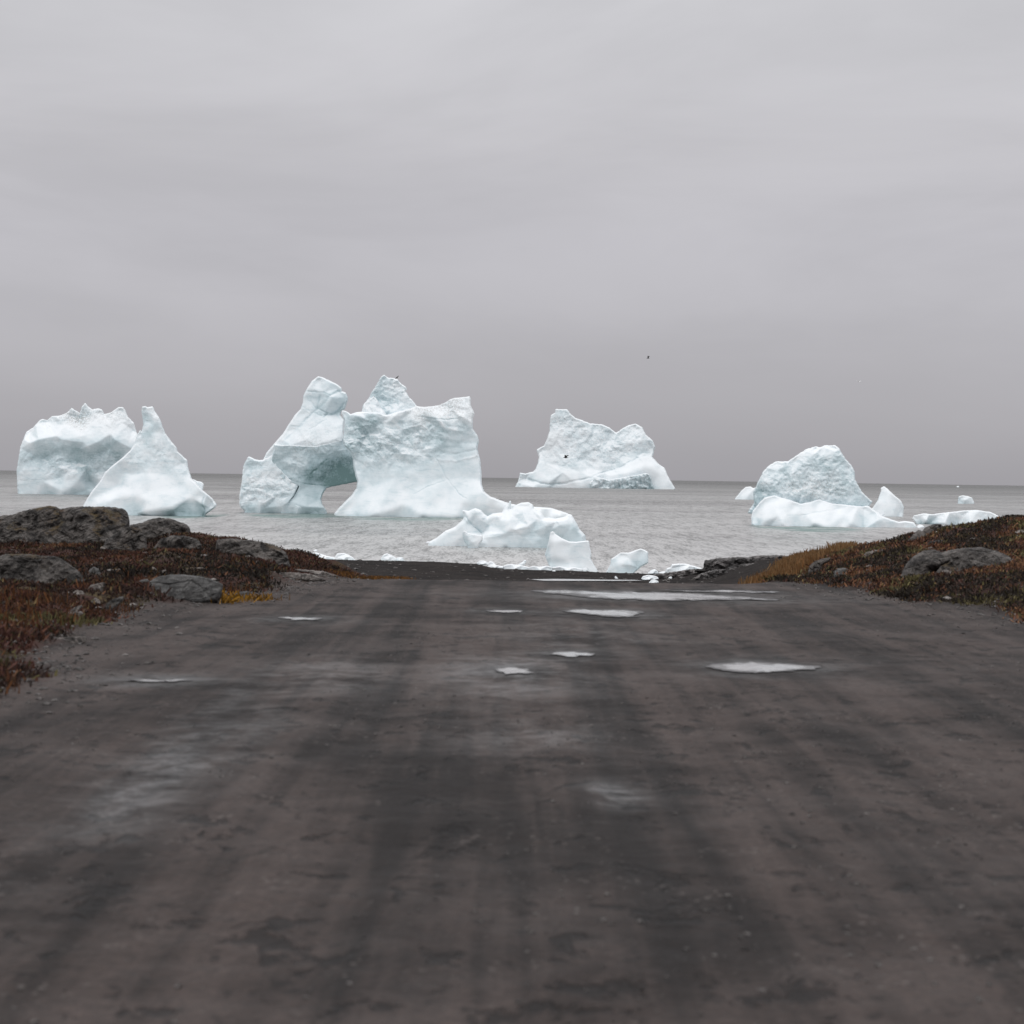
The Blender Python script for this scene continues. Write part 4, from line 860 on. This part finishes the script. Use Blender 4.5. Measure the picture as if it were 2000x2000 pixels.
rock(Z8, [(100,260),(105,180),(130,160),(250,153),(380,165),(500,180),(620,205),(700,235),(770,290),(800,350),(810,410),(740,420),(600,400),(450,390),(250,340)], (500,385), 'long streaked rock ridge at the right end of the left hill', 'rock', 205, .55, 'rock_outcrop', group=gl, fac=((16,4),(7,2)))
rock(Z7, [(820,880),(880,800),(950,757),(1070,735),(1200,735),(1350,750),(1450,775),(1540,810),(1572,832),(1562,900),(1530,960),(1300,1000),(1000,990),(870,940)], (1200,985), 'smooth whale backed grey boulder beside yellow plants', 'boulder', 206, .8, 'boulder', .25, gs, fine=.5, fac=((30,1.5),))
rock(Z7, [(290,960),(300,870),(330,830),(400,815),(470,810),(455,850),(380,930),(330,1000)], (380,950), 'pale tilted slab half buried in dark heath', 'pale', 207, .5, 'boulder', .5, gs)
rock(Z7, [(148,905),(200,880),(250,890),(265,920),(240,965),(170,960)], (205,965), 'round pale stone left of the tilted pale slab', 'pale', 208, .9, 'boulder', .3, gs)
rock(Z7, [(308,695),(350,660),(400,680),(440,720),(435,755),(350,760),(310,735)], (370,755), 'grey egg shaped stone among red plants above the tilted slab', 'boulder', 209, .8, 'boulder', .3, gs)
rock(Z7, [(85,1085),(160,1050),(240,1018),(255,1045),(160,1090)], (160,1085), 'thin pale slab pointing right, lying just above a rounded pale stone', 'pale', 210, .5, 'boulder', .4, gs)
rock(Z7, [(75,1125),(130,1085),(230,1080),(262,1110),(250,1150),(130,1165)], (160,1160), 'rounded pale stone lowest on the left hill', 'pale', 211, .7, 'boulder', .4, gs)
rock(Z7, [(-700,760),(-640,620),(-480,540),(-250,540),(-120,560),(-20,560),(40,580),(100,620),(200,690),(272,745),(250,825),(60,860),(-150,870),(-500,880)], (60,850), 'dark mossy rock at the left edge below the big outcrop', 'rock', 212, .6, 'rock_outcrop', group=gl)
rock(Z7, [(420,1050),(480,1000),(560,955),(640,940),(620,990),(520,1050),(440,1070)], (520,1060), 'flat bluish slab in dark heath left of the whale backed boulder', 'boulder', 213, .4, 'boulder', .5, gs)
rock(Z8, [(610,500),(700,475),(850,473),(1000,490),(1140,513),(1142,530),(1000,533),(850,512),(700,506)], (900, 535), 'long low pinkish rock slab at the verge, nearer of two', 'pale', 214, .5, 'rock_slab', .3, gs, ext=5, D=32)
rock(Z8, [(815,450),(900,443),(1000,452),(1130,465),(1230,478),(1290,497),(1250,503),(1100,487),(950,470)], (1050, 480), 'thin long pinkish rock slab at the verge, farther of two', 'pale', 215, .5, 'rock_slab', .3, gs, ext=4, D=34)
rock(Z7, [(1170,700),(1230,680),(1350,665),(1430,680),(1440,710),(1300,725),(1190,722)], (1300,720), 'flat tan ledge just behind the whale backed boulder', 'pale', 216, .4, 'boulder', .5, gs, ext=4)
rock(Z7, [(780,750),(900,710),(1040,690),(1045,712),(920,745),(800,765)], (910,750), 'narrow tan rock ledge left of the flat tan ledge', 'pale', 217, .4, 'boulder', .5, gs, ext=4)
rock(Z7, [(740,850),(790,790),(860,775),(880,795),(830,840),(760,870)], (800,850), 'small blue grey slab touching the left end of the whale backed boulder', 'boulder', 218, .5, 'boulder', .4, gs, ext=4)
rock(Z8, [(250,680),(300,660),(400,645),(430,660),(420,685),(300,690)], (340,688), 'low grey slab right of the yellow plants', 'boulder', 219, .5, 'boulder', .4, gs, ext=3)
rock(Z7, [(-80,1370),(0,1335),(130,1320),(290,1320),(280,1370),(180,1430),(100,1500),(30,1520),(-80,1530)], (100,1480), 'flat pale bedrock patch at the left verge of the road', 'pale', 220, .25, 'rock_slab', .3, gs, ext=2, D=19.8, fac=((30,1),))
rock(Z8, [(940,330),(950,290),(962,284),(1000,288),(1040,300),(1080,325),(1120,345),(960,352)], (1020,342), 'small dark earth mound at the left end of the gravel spit', 'mound', 221, .8, 'earth_mound', .8, cat='mound', D=66, ext=6)
# right hill
rock(Z10, [(530,570),(540,520),(600,472),(680,450),(745,443),(720,475),(660,510),(630,570),(570,590)], (580,580), 'dark wedge rock at the left tip of the right hill', 'rock', 231, .6, 'boulder', .6, gr, D=38)
rock(Z10, [(745,610),(760,562),(800,537),(870,540),(910,560),(918,615),(840,645),(760,630)], (830,640), 'rounded grey boulder low on the right hill', 'boulder', 232, .9, 'boulder', .3, gr)
rock(Z10, [(985,445),(1040,400),(1100,380),(1162,372),(1130,402),(1050,432)], (1060,435), 'pale tapered rock on the slope of the right hill', 'pale', 233, .5, 'boulder', .3, gr, ext=4)
rock(Z10, [(1325,640),(1340,570),(1390,500),(1460,430),(1540,385),(1640,372),(1700,400),(1760,385),(1890,360),(2050,352),(2200,390),(2400,480),(2400,560),(2200,560),(1890,530),(1720,520),(1620,560),(1540,640),(1420,690)], (1500,640), 'large dark weathered rock hump in the middle of the right hill', 'rock', 234, .8, 'rock_outcrop', .7, gr, fac=((26,4),(9,2)))
rock(Z10, [(1375,290),(1420,240),(1500,200),(1530,212),(1565,178),(1640,150),(1700,150),(1720,210),(1560,262),(1450,285)], (1540,270), 'grey skyline rock on the crest of the right hill', 'rock', 235, .6, 'boulder', .6, gr, D=39)
rock(Z10, [(1520,340),(1600,303),(1700,288),(1745,315),(1660,352),(1560,360)], (1640,350), 'low grey rock between the skyline rock and the large hump', 'boulder', 236, .6, 'boulder', .5, gr)
rock(Z10, [(1680,270),(1740,240),(1850,230),(1960,240),(1980,270),(1850,275),(1740,280)], (1830,275), 'flat rock near the right crest above mossy ground', 'rock', 237, .6, 'boulder', .5, gr)
rock(Z10, [(1045,720),(1050,670),(1080,655),(1115,670),(1120,710),(1080,725)], (1080,720), 'small dark stone at the foot of the right hill', 'rock', 238, .8, 'boulder', .5, gr)
rock(Z10, [(1625,575),(1700,515),(1800,475),(1900,462),(2010,470),(2080,500),(2060,570),(1850,590),(1700,600)], (1850,595), 'dark flat rock shelf in the heath just below the large weathered hump', 'rock', 239, .5, 'rock_outcrop', .7, gr)
# shore ledges
gsr = 'layered rock ledges by the shore'
rock(Z9, [(990,320),(1010,298),(1080,290),(1090,265),(1200,242),(1400,230),(1500,238),(1520,228),(1650,215),(1800,215),(1960,222),(2080,226),(2080,340),(1800,340),(1500,345),(1300,335),(1180,345),(1060,335)], (1400,330), 'dark topmost rock ledge at the right end of the shore', 'slab', 241, .5, 'rock_ledge', 1.0, gsr, D=108, fac=((14,3),(6,2)), ext=10)
rock(Z9, [(1290,400),(1310,330),(1420,305),(1560,290),(1700,280),(1850,262),(1950,270),(1850,310),(1760,350),(1650,400),(1450,420)], (1500,400), 'streaky grey rock ledge just below the topmost one', 'slab', 242, .5, 'rock_ledge', 1.0, gsr, D=101, fac=((12,3),(5,1.6)), ext=8)
rock(Z9, [(880,470),(940,430),(1060,385),(1180,350),(1290,345),(1330,400),(1300,430),(1200,460),(1000,475)], (1100,460), 'cracked grey rock slab nearest the sand beside the ice', 'slab', 243, .5, 'rock_ledge', 1.0, gsr, D=97, fac=((10,2.5),(5,1.6)), ext=6)
rock(Z9, [(480,430),(560,405),(640,392),(780,375),(900,352),(1000,345),(1095,350),(1090,380),(900,400),(700,425),(520,440)], (800,415), 'long low rock shelf beneath the broad stranded floe', 'slab', 244, .5, 'rock_ledge', 1.0, gsr, D=112, fac=((10,2),(5,1.4)), ext=5)
rock(Z9, [(1260,465),(1380,418),(1550,372),(1720,335),(1850,296),(1960,296),(1900,350),(1740,415),(1620,450),(1480,462)], (1500,440), 'thin tilted rock shelf between the streaky ledge and orange grass', 'slab', 245, .4, 'rock_ledge', 1.0, gsr, D=92, fac=((10,2),(5,1.4)), ext=6)

# ------------------------------------------------------------------ ground plants (uncountable)
def tufts(name, n, xr, yr, accept, colf, hgt, wid, blades, seed, spread=1.0, upright=0.35):
    rng = np.random.RandomState(seed)
    # sample evenly in azimuth, denser near
    y = rng.uniform(yr[0] ** 0.5, yr[1] ** 0.5, n * 3) ** 2
    x = rng.uniform(xr[0], xr[1], n * 3)
    px = az2px(x / y)
    ok = accept(x, y, px)
    for (ex, ey, rx, ry) in EXC: ok &= (((x - ex) / rx) ** 2 + ((y - ey) / ry) ** 2) > 1
    x = x[ok][:n]; y = y[ok][:n]; n = len(x)
    z = terrain_z(x, y)
    cols = colf(x, y, rng)
    V = []; C = []
    for b in range(blades):
        a = rng.uniform(0, 2 * math.pi, n); h = hgt(x, y, rng); w = wid * rng.uniform(.6, 1.4, n)
        ox = rng.normal(0, spread * 0.05, n); oy = rng.normal(0, spread * 0.05, n)
        tilt = rng.normal(0, upright, n)
        bx = x + ox; by = y + oy
        ca, sa = np.cos(a) * w, np.sin(a) * w
        tx = bx + tilt * h * np.cos(a * 1.7); ty = by + tilt * h * np.sin(a * 2.3)
        v = np.stack([np.stack([bx - ca, by - sa, z - .01], -1), np.stack([bx + ca, by + sa, z - .01], -1),
                      np.stack([tx + ca * .5, ty + sa * .5, z + h * .8], -1), np.stack([tx - ca * .4, ty - sa * .4, z + h], -1)], 1)
        V.append(v.reshape(-1, 3)); 
        cc = cols * rng.uniform(.6, 1.35, (n, 1)); C.append(np.repeat(np.concatenate([cc, np.ones((n, 1))], 1), 4, 0))
    V = np.concatenate(V); C = np.concatenate(C); f = np.arange(len(V)).reshape(-1, 4)
    return new_mesh_obj(name, V, f, MAT['leaf'], None, False, {'leafcol': C})

PAL = np.array([(0.060, 0.026, 0.020), (0.034, 0.020, 0.016), (0.088, 0.038, 0.024), (0.115, 0.056, 0.030), (0.058, 0.048, 0.024), (0.090, 0.078, 0.034), (0.020, 0.016, 0.013), (0.15, 0.10, 0.045)])
def heath_col(x, y, rng):
    a = fbm(x * .7, y * .45, 31, 4); b = fbm(x * 1.7, y * 1.1, 33, 3)
    k = np.zeros(len(x), int)
    k[a > .04] = 0; k[a <= .04] = 1
    k[(b > .26)] = 2; k[(b > .44)] = 3; k[(a < -.22)] = 6; k[(a > .25) & (b < .05)] = 4; k[(a > .34) & (b < -.05)] = 5
    r = rng.uniform(0, 1, len(x)); k = np.where(r < .22, rng.randint(0, 7, len(x)), k)
    k = np.where((r > .985), 7, k)
    k = np.where((x > 0) & (r > .40) & (r < .82) & (k < 3), 3, k); k = np.where((x > 0) & (b < -.27) & (k != 6), 4 + (r > .5), k)
    return PAL[k] * np.where(x > 0, 1.6, 1.1)[:, None]
def acc_l(x, y, px): return (vegmask(x, y) > .45 + .2 * np.random.RandomState(3).uniform(-1, 1, len(x))) & (px > -600) & (px < 760) & (y < 60)
def acc_r(x, y, px): return (vegmask(x, y) > .45 + .2 * np.random.RandomState(4).uniform(-1, 1, len(x))) & (px > 1470) & (px < 2700)
hh = lambda x, y, rng: rng.uniform(.008, .042, len(x)) * (1 + 2.6 * np.clip(fbm(x * 1.4, y * 1.4, 41, 3), 0, 1) * (rng.uniform(0, 1, len(x)) < .5))
tag(tufts('heath', 82000, (-19, -2.2), (11, 58), acc_l, heath_col, hh, .013, 5, 51, 1.6, .9), 'low red and brown autumn heath covering the left hill', 'heath', kind='stuff')
tag(tufts('heath', 76000, (4, 20), (18, 48), acc_r, heath_col, hh, .013, 5, 52, 1.6, .9), 'rusty autumn heath with green moss covering the right hill', 'heath', kind='stuff')
# golden grass
def gold(x, y, rng):
    k = np.clip(rng.uniform(0, 1, (len(x), 1)) + .5 * fbm(x * .8, y * .3, 99, 3)[:, None], 0, 1.3); return np.array([(0.17, 0.080, 0.030)]) * k + np.array([(0.25, 0.155, 0.075)]) * np.maximum(0, 1 - k)
def acc_g(x, y, px):
    lo = np.interp(px, [1478, 1500, 1540, 1600, 1640, 1700], [44, 41, 40, 43, 46, 50]); hi = np.interp(px, [1478, 1510, 1560, 1620, 1700], [50, 68, 84, 84, 70])
    w = 5 * fbm(x * .5, y * .2, 61, 3)
    return (px > 1478 + 25 * fbm(x, y * .3, 62, 2)) & (px < 1690) & (y > lo + w) & (y < hi + w) & (fbm(x * 1.1, y * .5, 63, 3) > -.28)
tag(tufts('dry_grass', 15000, (4, 16), (38, 92), acc_g, gold, lambda x, y, r: r.uniform(.06, .24, len(x)), .010, 5, 53, 3.0, .25), 'dry orange grass between the shore rocks and the right hill', 'grass', kind='stuff')
def acc_y(x, y, px):
    q = np.zeros(len(x), bool)
    for (a, b, wx, wy) in ((438, 1172, .45, .7), (462, 1170, .55, .35), (424, 1166, .25, .5), (395, 1174, .3, .4)):
        cx, cy = on_road(a, b); q |= (((x - cx) / wx) ** 2 + ((y - cy) / wy) ** 2) < 1
    return q & (fbm(x * 4, y * 3, 66, 2) > -.2)
tag(tufts('yellow_plants', 500, (-5, -2.5), (24, 30), acc_y, lambda x, y, r: np.array([(0.24, 0.12, 0.014)]) * r.uniform(.5, 1.2, (len(x), 1)), lambda x, y, r: r.uniform(.02, .10, len(x)), .01, 6, 54, 2.0, .9), 'bright yellow autumn plants at the right end of the whale backed boulder', 'plants', kind='stuff')
def acc_f(x, y, px):
    return (px > 640) & (px < 800) & (y > 33.5) & (y < 44) & (fbm(x * 2, y * .5, 68, 3) > -.1)
def acc_e(x, y, px):   # orange stalks along the left verge
    b = np.interp(y, XBd, XBl); return (px > -80) & (x < b + .15) & (x > b - 1.6) & (y > 15) & (y < 34) & (fbm(x * 1.2, y * .8, 69, 3) > .12)
tag(tufts('verge_grass', 1500, (-8, -2.2), (13, 36), acc_e, lambda x, y, r: np.array([(0.10, 0.042, 0.017)]) * r.uniform(.5, 1.5, (len(x), 1)), lambda x, y, r: r.uniform(.05, .16, len(x)), .006, 3, 55, 1.6, .3), 'sparse rusty grass stalks along the left road verge', 'grass', kind='stuff')
tag(tufts('crest_grass', 2500, (-4.5, -1.5), (33, 46), acc_f, lambda x, y, r: np.array([(0.16, 0.075, 0.022)]) * r.uniform(.4, 1.3, (len(x), 1)), lambda x, y, r: r.uniform(.02, .07, len(x)), .008, 3, 56, 1.5, .3), 'thin orange grass fringe where the road drops to the beach', 'grass', kind='stuff')

# loose stones: one mesh of small faceted pebbles
def pebbles(name, n, sampler, smin, smax, mat, seed):
    rng = np.random.RandomState(seed)
    ico = np.array([(1,0,0),(-1,0,0),(0,1,0),(0,-1,0),(0,0,1),(0,0,-1),(.6,.6,.4),(-.6,.6,.4),(.6,-.6,.4),(-.6,-.6,.4)], float)
    fc = [(4,0,6),(4,6,2),(4,2,7),(4,7,1),(4,1,9),(4,9,3),(4,3,8),(4,8,0),(0,2,6),(2,1,7),(1,3,9),(3,0,8),(5,2,0),(5,1,2),(5,3,1),(5,0,3)]
    x, y = sampler(rng, n); n = len(x); z = terrain_z(x, y)
    s = smin * (smax / smin) ** (rng.uniform(0, 1, n) ** 2.5)
    a = rng.uniform(0, 6.28, n)
    V = []
    for i in range(n):
        v = ico * rng.uniform(.7, 1.2, (10, 3)) * np.array([s[i] * rng.uniform(1, 1.6), s[i], s[i] * rng.uniform(.4, .75)])
        c, q = math.cos(a[i]), math.sin(a[i])
        V.append(np.stack([v[:, 0] * c - v[:, 1] * q + x[i], v[:, 0] * q + v[:, 1] * c + y[i], v[:, 2] + z[i] + .1 * s[i]], 1))
    f = (np.array(fc)[None] + (np.arange(n) * 10)[:, None, None]).reshape(-1, 3)
    return new_mesh_obj(name, np.concatenate(V), f, mat, None, False)
MAT['pebble'] = rock_material('pebble_stone', (0.05, 0.046, 0.044), (0.22, 0.20, 0.19), .3, 4.0, 0)
def s_verge(rng, n):
    y = rng.uniform(10, 34, n * 2); side = rng.uniform(0, 1, n * 2) < .72
    x = np.where(side, np.interp(y, XBd, XBl) + np.abs(rng.normal(0, .5, n * 2)) - .35, np.interp(y, XRd, XRr) - np.abs(rng.normal(0, .5, n * 2)) + .2)
    return x[:n], y[:n]
def s_road(rng, n):
    y = np.exp(rng.uniform(math.log(5), math.log(33), n)); x = rng.uniform(-4.2, 6.2, n)
    k = fbm(x * 1.2, y * .4, 77, 3) > -.1
    x, y = x[k], y[k]; k = pudm(x, y) < .05
    return x[k], y[k]
def s_hill(rng, n):
    y = rng.uniform(18, 42, n); x = np.where(rng.uniform(0, 1, n) < .6, rng.uniform(-11, -3, n), rng.uniform(5, 10, n)); k = vegmask(x, y) > .5
    return x[k], y[k]
def s_beach(rng, n):
    y = rng.uniform(85, 130, n); x = rng.uniform(-11, 14, n); k = terrain_z(x, y, False) > .3
    return x[k], y[k]
tag(pebbles('verge_gravel', 5000, s_verge, .005, .035, MAT['pebble'], 91), 'loose grey gravel and stones along the road verges', 'gravel', kind='stuff')
tag(pebbles('road_gravel', 13000, s_road, .003, .015, MAT['pebble'], 92), 'small dark stones scattered over the muddy road', 'gravel', kind='stuff')
tag(pebbles('hill_stones', 700, s_hill, .02, .11, MAT['pale'], 93), 'small pale stones scattered through the heath', 'stones', kind='stuff')
tag(pebbles('beach_stones', 500, s_beach, .03, .14, MAT['pebble'], 94), 'small stones on the dark beach gravel', 'stones', kind='stuff')

# ------------------------------------------------------------------ birds
def loft(rings):
    """rings: (x, y, z, rx, rz) centres along the body; returns verts, quads"""
    n = 10; V = []; Fq = []
    for (x, y, z, rx, rz) in rings:
        for k in range(n):
            a = 2 * math.pi * k / n; V.append((x + rx * math.cos(a), y, z + rz * math.sin(a)))
    for i in range(len(rings) - 1):
        for k in range(n):
            Fq.append((i * n + k, i * n + (k + 1) % n, (i + 1) * n + (k + 1) % n, (i + 1) * n + k))
    return V, Fq
def wing_mesh(side, lift, span):
    st = [(0, 0, .09), (.3, .55, .10), (.65, .8, .075), (1, .55, .02)]
    V = []; 
    for (t, l, c) in st:
        x = side * (.05 + t * span); z = lift * l * span; y = -.05 * t + (.10 * t * t) * -1
        V += [(x, y + c, z + .008), (x, y - c, z + .003), (x, y + c, z - .004), (x, y - c, z - .008)]
    Fq = []
    for i in range(3):
        a = i * 4; b = a + 4
        Fq += [(a, b, b + 1, a + 1), (a + 2, a + 3, b + 3, b + 2), (a, a + 2, b + 2, b), (a + 1, b + 1, b + 3, a + 3)]
    Fq.append((12, 14, 15, 13)); return V, Fq
def bird(px, py, D, c, label, rz, lift=.5, perched=False, s=1.0, wk=1.0):
    mat = bird_material(c); p = world(np.array(float(px)), np.array(float(py)), np.array(float(D)))
    root = thing('bird', tuple(float(v) for v in p), label, 'bird', None); root.rotation_euler = (0, 0, rz); root.scale = (s, s, s)
    if perched:
        V, Q = loft([(0, -.30, .02, .015, .008), (0, -.16, .07, .035, .03), (0, -.02, .15, .075, .085), (0, .08, .22, .06, .075), (0, .13, .29, .035, .04), (0, .17, .32, .04, .04), (0, .21, .32, .022, .02), (0, .28, .315, .004, .004)])
    else:
        V, Q = loft([(0, -.28, 0, .05, .006), (0, -.17, 0, .035, .03), (0, 0, 0, .065, .06), (0, .1, .005, .055, .055), (0, .17, .01, .035, .038), (0, .22, .012, .036, .036), (0, .26, .01, .018, .016), (0, .32, .005, .004, .004)])
    b = new_mesh_obj('body', V, Q, mat); b.parent = root
    if perched:
        for sd in (-1, 1):
            V = [(sd * .03, .0, .1), (sd * .035, .015, .0), (sd * .025, .0, .0), (sd * .03, -.01, .1), (sd * .075, .06, .22), (sd * .09, -.05, .16), (sd * .03, -.28, .05), (sd * .06, .0, .12)]
            w = new_mesh_obj('wing', V[4:], [(0, 1, 2, 3)], mat); w.parent = root
            l = new_mesh_obj('leg', [(sd * .03 - .006, 0, .1), (sd * .03 + .006, 0, .1), (sd * .03 + .006, .01, -.03), (sd * .03 - .006, .01, -.03)], [(0, 1, 2, 3)], mat); l.parent = root
    else:
        for sd in (-1, 1):
            V, Q = wing_mesh(sd, lift, .62 * wk); w = new_mesh_obj('wing', V, Q, mat); w.parent = root
bird(775.5, 740, DA - 22, (.012, .012, .012), 'black bird perched on the jagged pinnacle of the arched iceberg', -.9, perched=True, s=1.25)
bird(1265.8, 699.8, 330, (.03, .03, .032), 'dark bird flying alone high in the grey sky', 1.35, .8, s=.9)
bird(1105, 894, 330, (.01, .01, .01), 'black bird flying in front of the large distant iceberg', 1.1, .9, s=1.5, wk=.6)
bird(1677.7, 746, 420, (.75, .75, .75), 'white gull flying far off above the right shore', .5, .45, s=1.2)

# ------------------------------------------------------------------ sky, light, camera
w = bpy.data.worlds.new('World'); SC.world = w; w.use_nodes = True
nt = w.node_tree; nt.nodes.clear(); g = NB(nt)
out = nt.nodes.new('ShaderNodeOutputWorld'); bg = nt.nodes.new('ShaderNodeBackground')
SE, SR = math.radians(70), math.radians(215)
sky = nt.nodes.new('ShaderNodeTexSky'); sky.sky_type = 'NISHITA'; sky.sun_disc = False; sky.sun_elevation = SE; sky.sun_rotation = SR
tc = g.n('ShaderNodeTexCoord').outputs['Generated']
sp = g.n('ShaderNodeSeparateXYZ'); g.l(tc, sp.inputs[0])
el = sp.outputs[2]
nz = g.noise(tc, 1.0, 5, 0.55, 0.4, stretch=(4, 4, 14))
nz2 = g.noise(tc, 1.0, 4, 0.5, 0.2, stretch=(2.2, 2.2, 9))
e2 = g.math('ADD', el, g.math('MULTIPLY', g.math('SUBTRACT', nz2, .5), .035))
def lin(v): v /= 255; return ((v + .055) / 1.055) ** 2.4 if v > .04 else v / 12.92
def L3(r, gg, b): return (lin(r), lin(gg), lin(b))
grad = g.ramp(g.mr(e2, -0.01, 0.99, 0, 1, False), [(0.0, L3(160,158,163)), (0.018, L3(167,165,170)), (0.045, L3(178,176,181)), (0.09, L3(188,186,191)), (0.125, L3(193,191,196)), (0.165, L3(196,194,198)), (0.35, (0.74, 0.745, 0.765)), (1.0, (1.42, 1.435, 1.475))])
cl = g.mr(nz, 0.3, 0.7, -0.5, 0.5)
amp = g.mr(el, 0.0, 0.12, 0.03, 0.15)
fac = g.math('ADD', 1.0, g.math('MULTIPLY', cl, amp))
cg = g.n('ShaderNodeVectorMath', operation='SCALE'); g.l(grad, cg.inputs[0]); g.l(fac, cg.inputs['Scale'])
ns = g.n('ShaderNodeVectorMath', operation='SCALE'); g.l(sky.outputs[0], ns.inputs[0]); ns.inputs['Scale'].default_value = 0.08
mx = g.mix(0.95, ns.outputs[0], cg.outputs[0])
g.l(mx, bg.inputs[0]); bg.inputs[1].default_value = 1.0
nt.links.new(bg.outputs[0], out.inputs[0])

sl = bpy.data.lights.new('sun', 'SUN'); sl.energy = 0.95; sl.angle = math.radians(25); sl.color = (1.0, 0.975, 0.95)
so = bpy.data.objects.new('sun', sl); COL.objects.link(so)
# Nishita rotation 0 = +Y, clockwise seen from above
dv = Vector((math.sin(SR) * math.cos(SE), math.cos(SR) * math.cos(SE), math.sin(SE)))
so.rotation_euler = dv.to_track_quat('Z', 'Y').to_euler()

cd = bpy.data.cameras.new('camera'); cam = bpy.data.objects.new('camera', cd); COL.objects.link(cam)
R = Matrix([list(M[0]), list(M[1]), list(M[2])]).to_4x4()
cam.matrix_world = Matrix.Translation((0, 0, H)) @ R
cd.sensor_width = 36; cd.lens = F / 2000 * 36; cd.clip_start = 0.1; cd.clip_end = 100000
cd.dof.use_dof = True; cd.dof.focus_distance = 300; cd.dof.aperture_fstop = 4.0
SC.camera = cam
SC.render.engine = 'CYCLES'
SC.render.resolution_x = 1024; SC.render.resolution_y = 1024
SC.view_settings.view_transform = 'Standard'; SC.view_settings.look = 'None'; SC.view_settings.exposure = 0
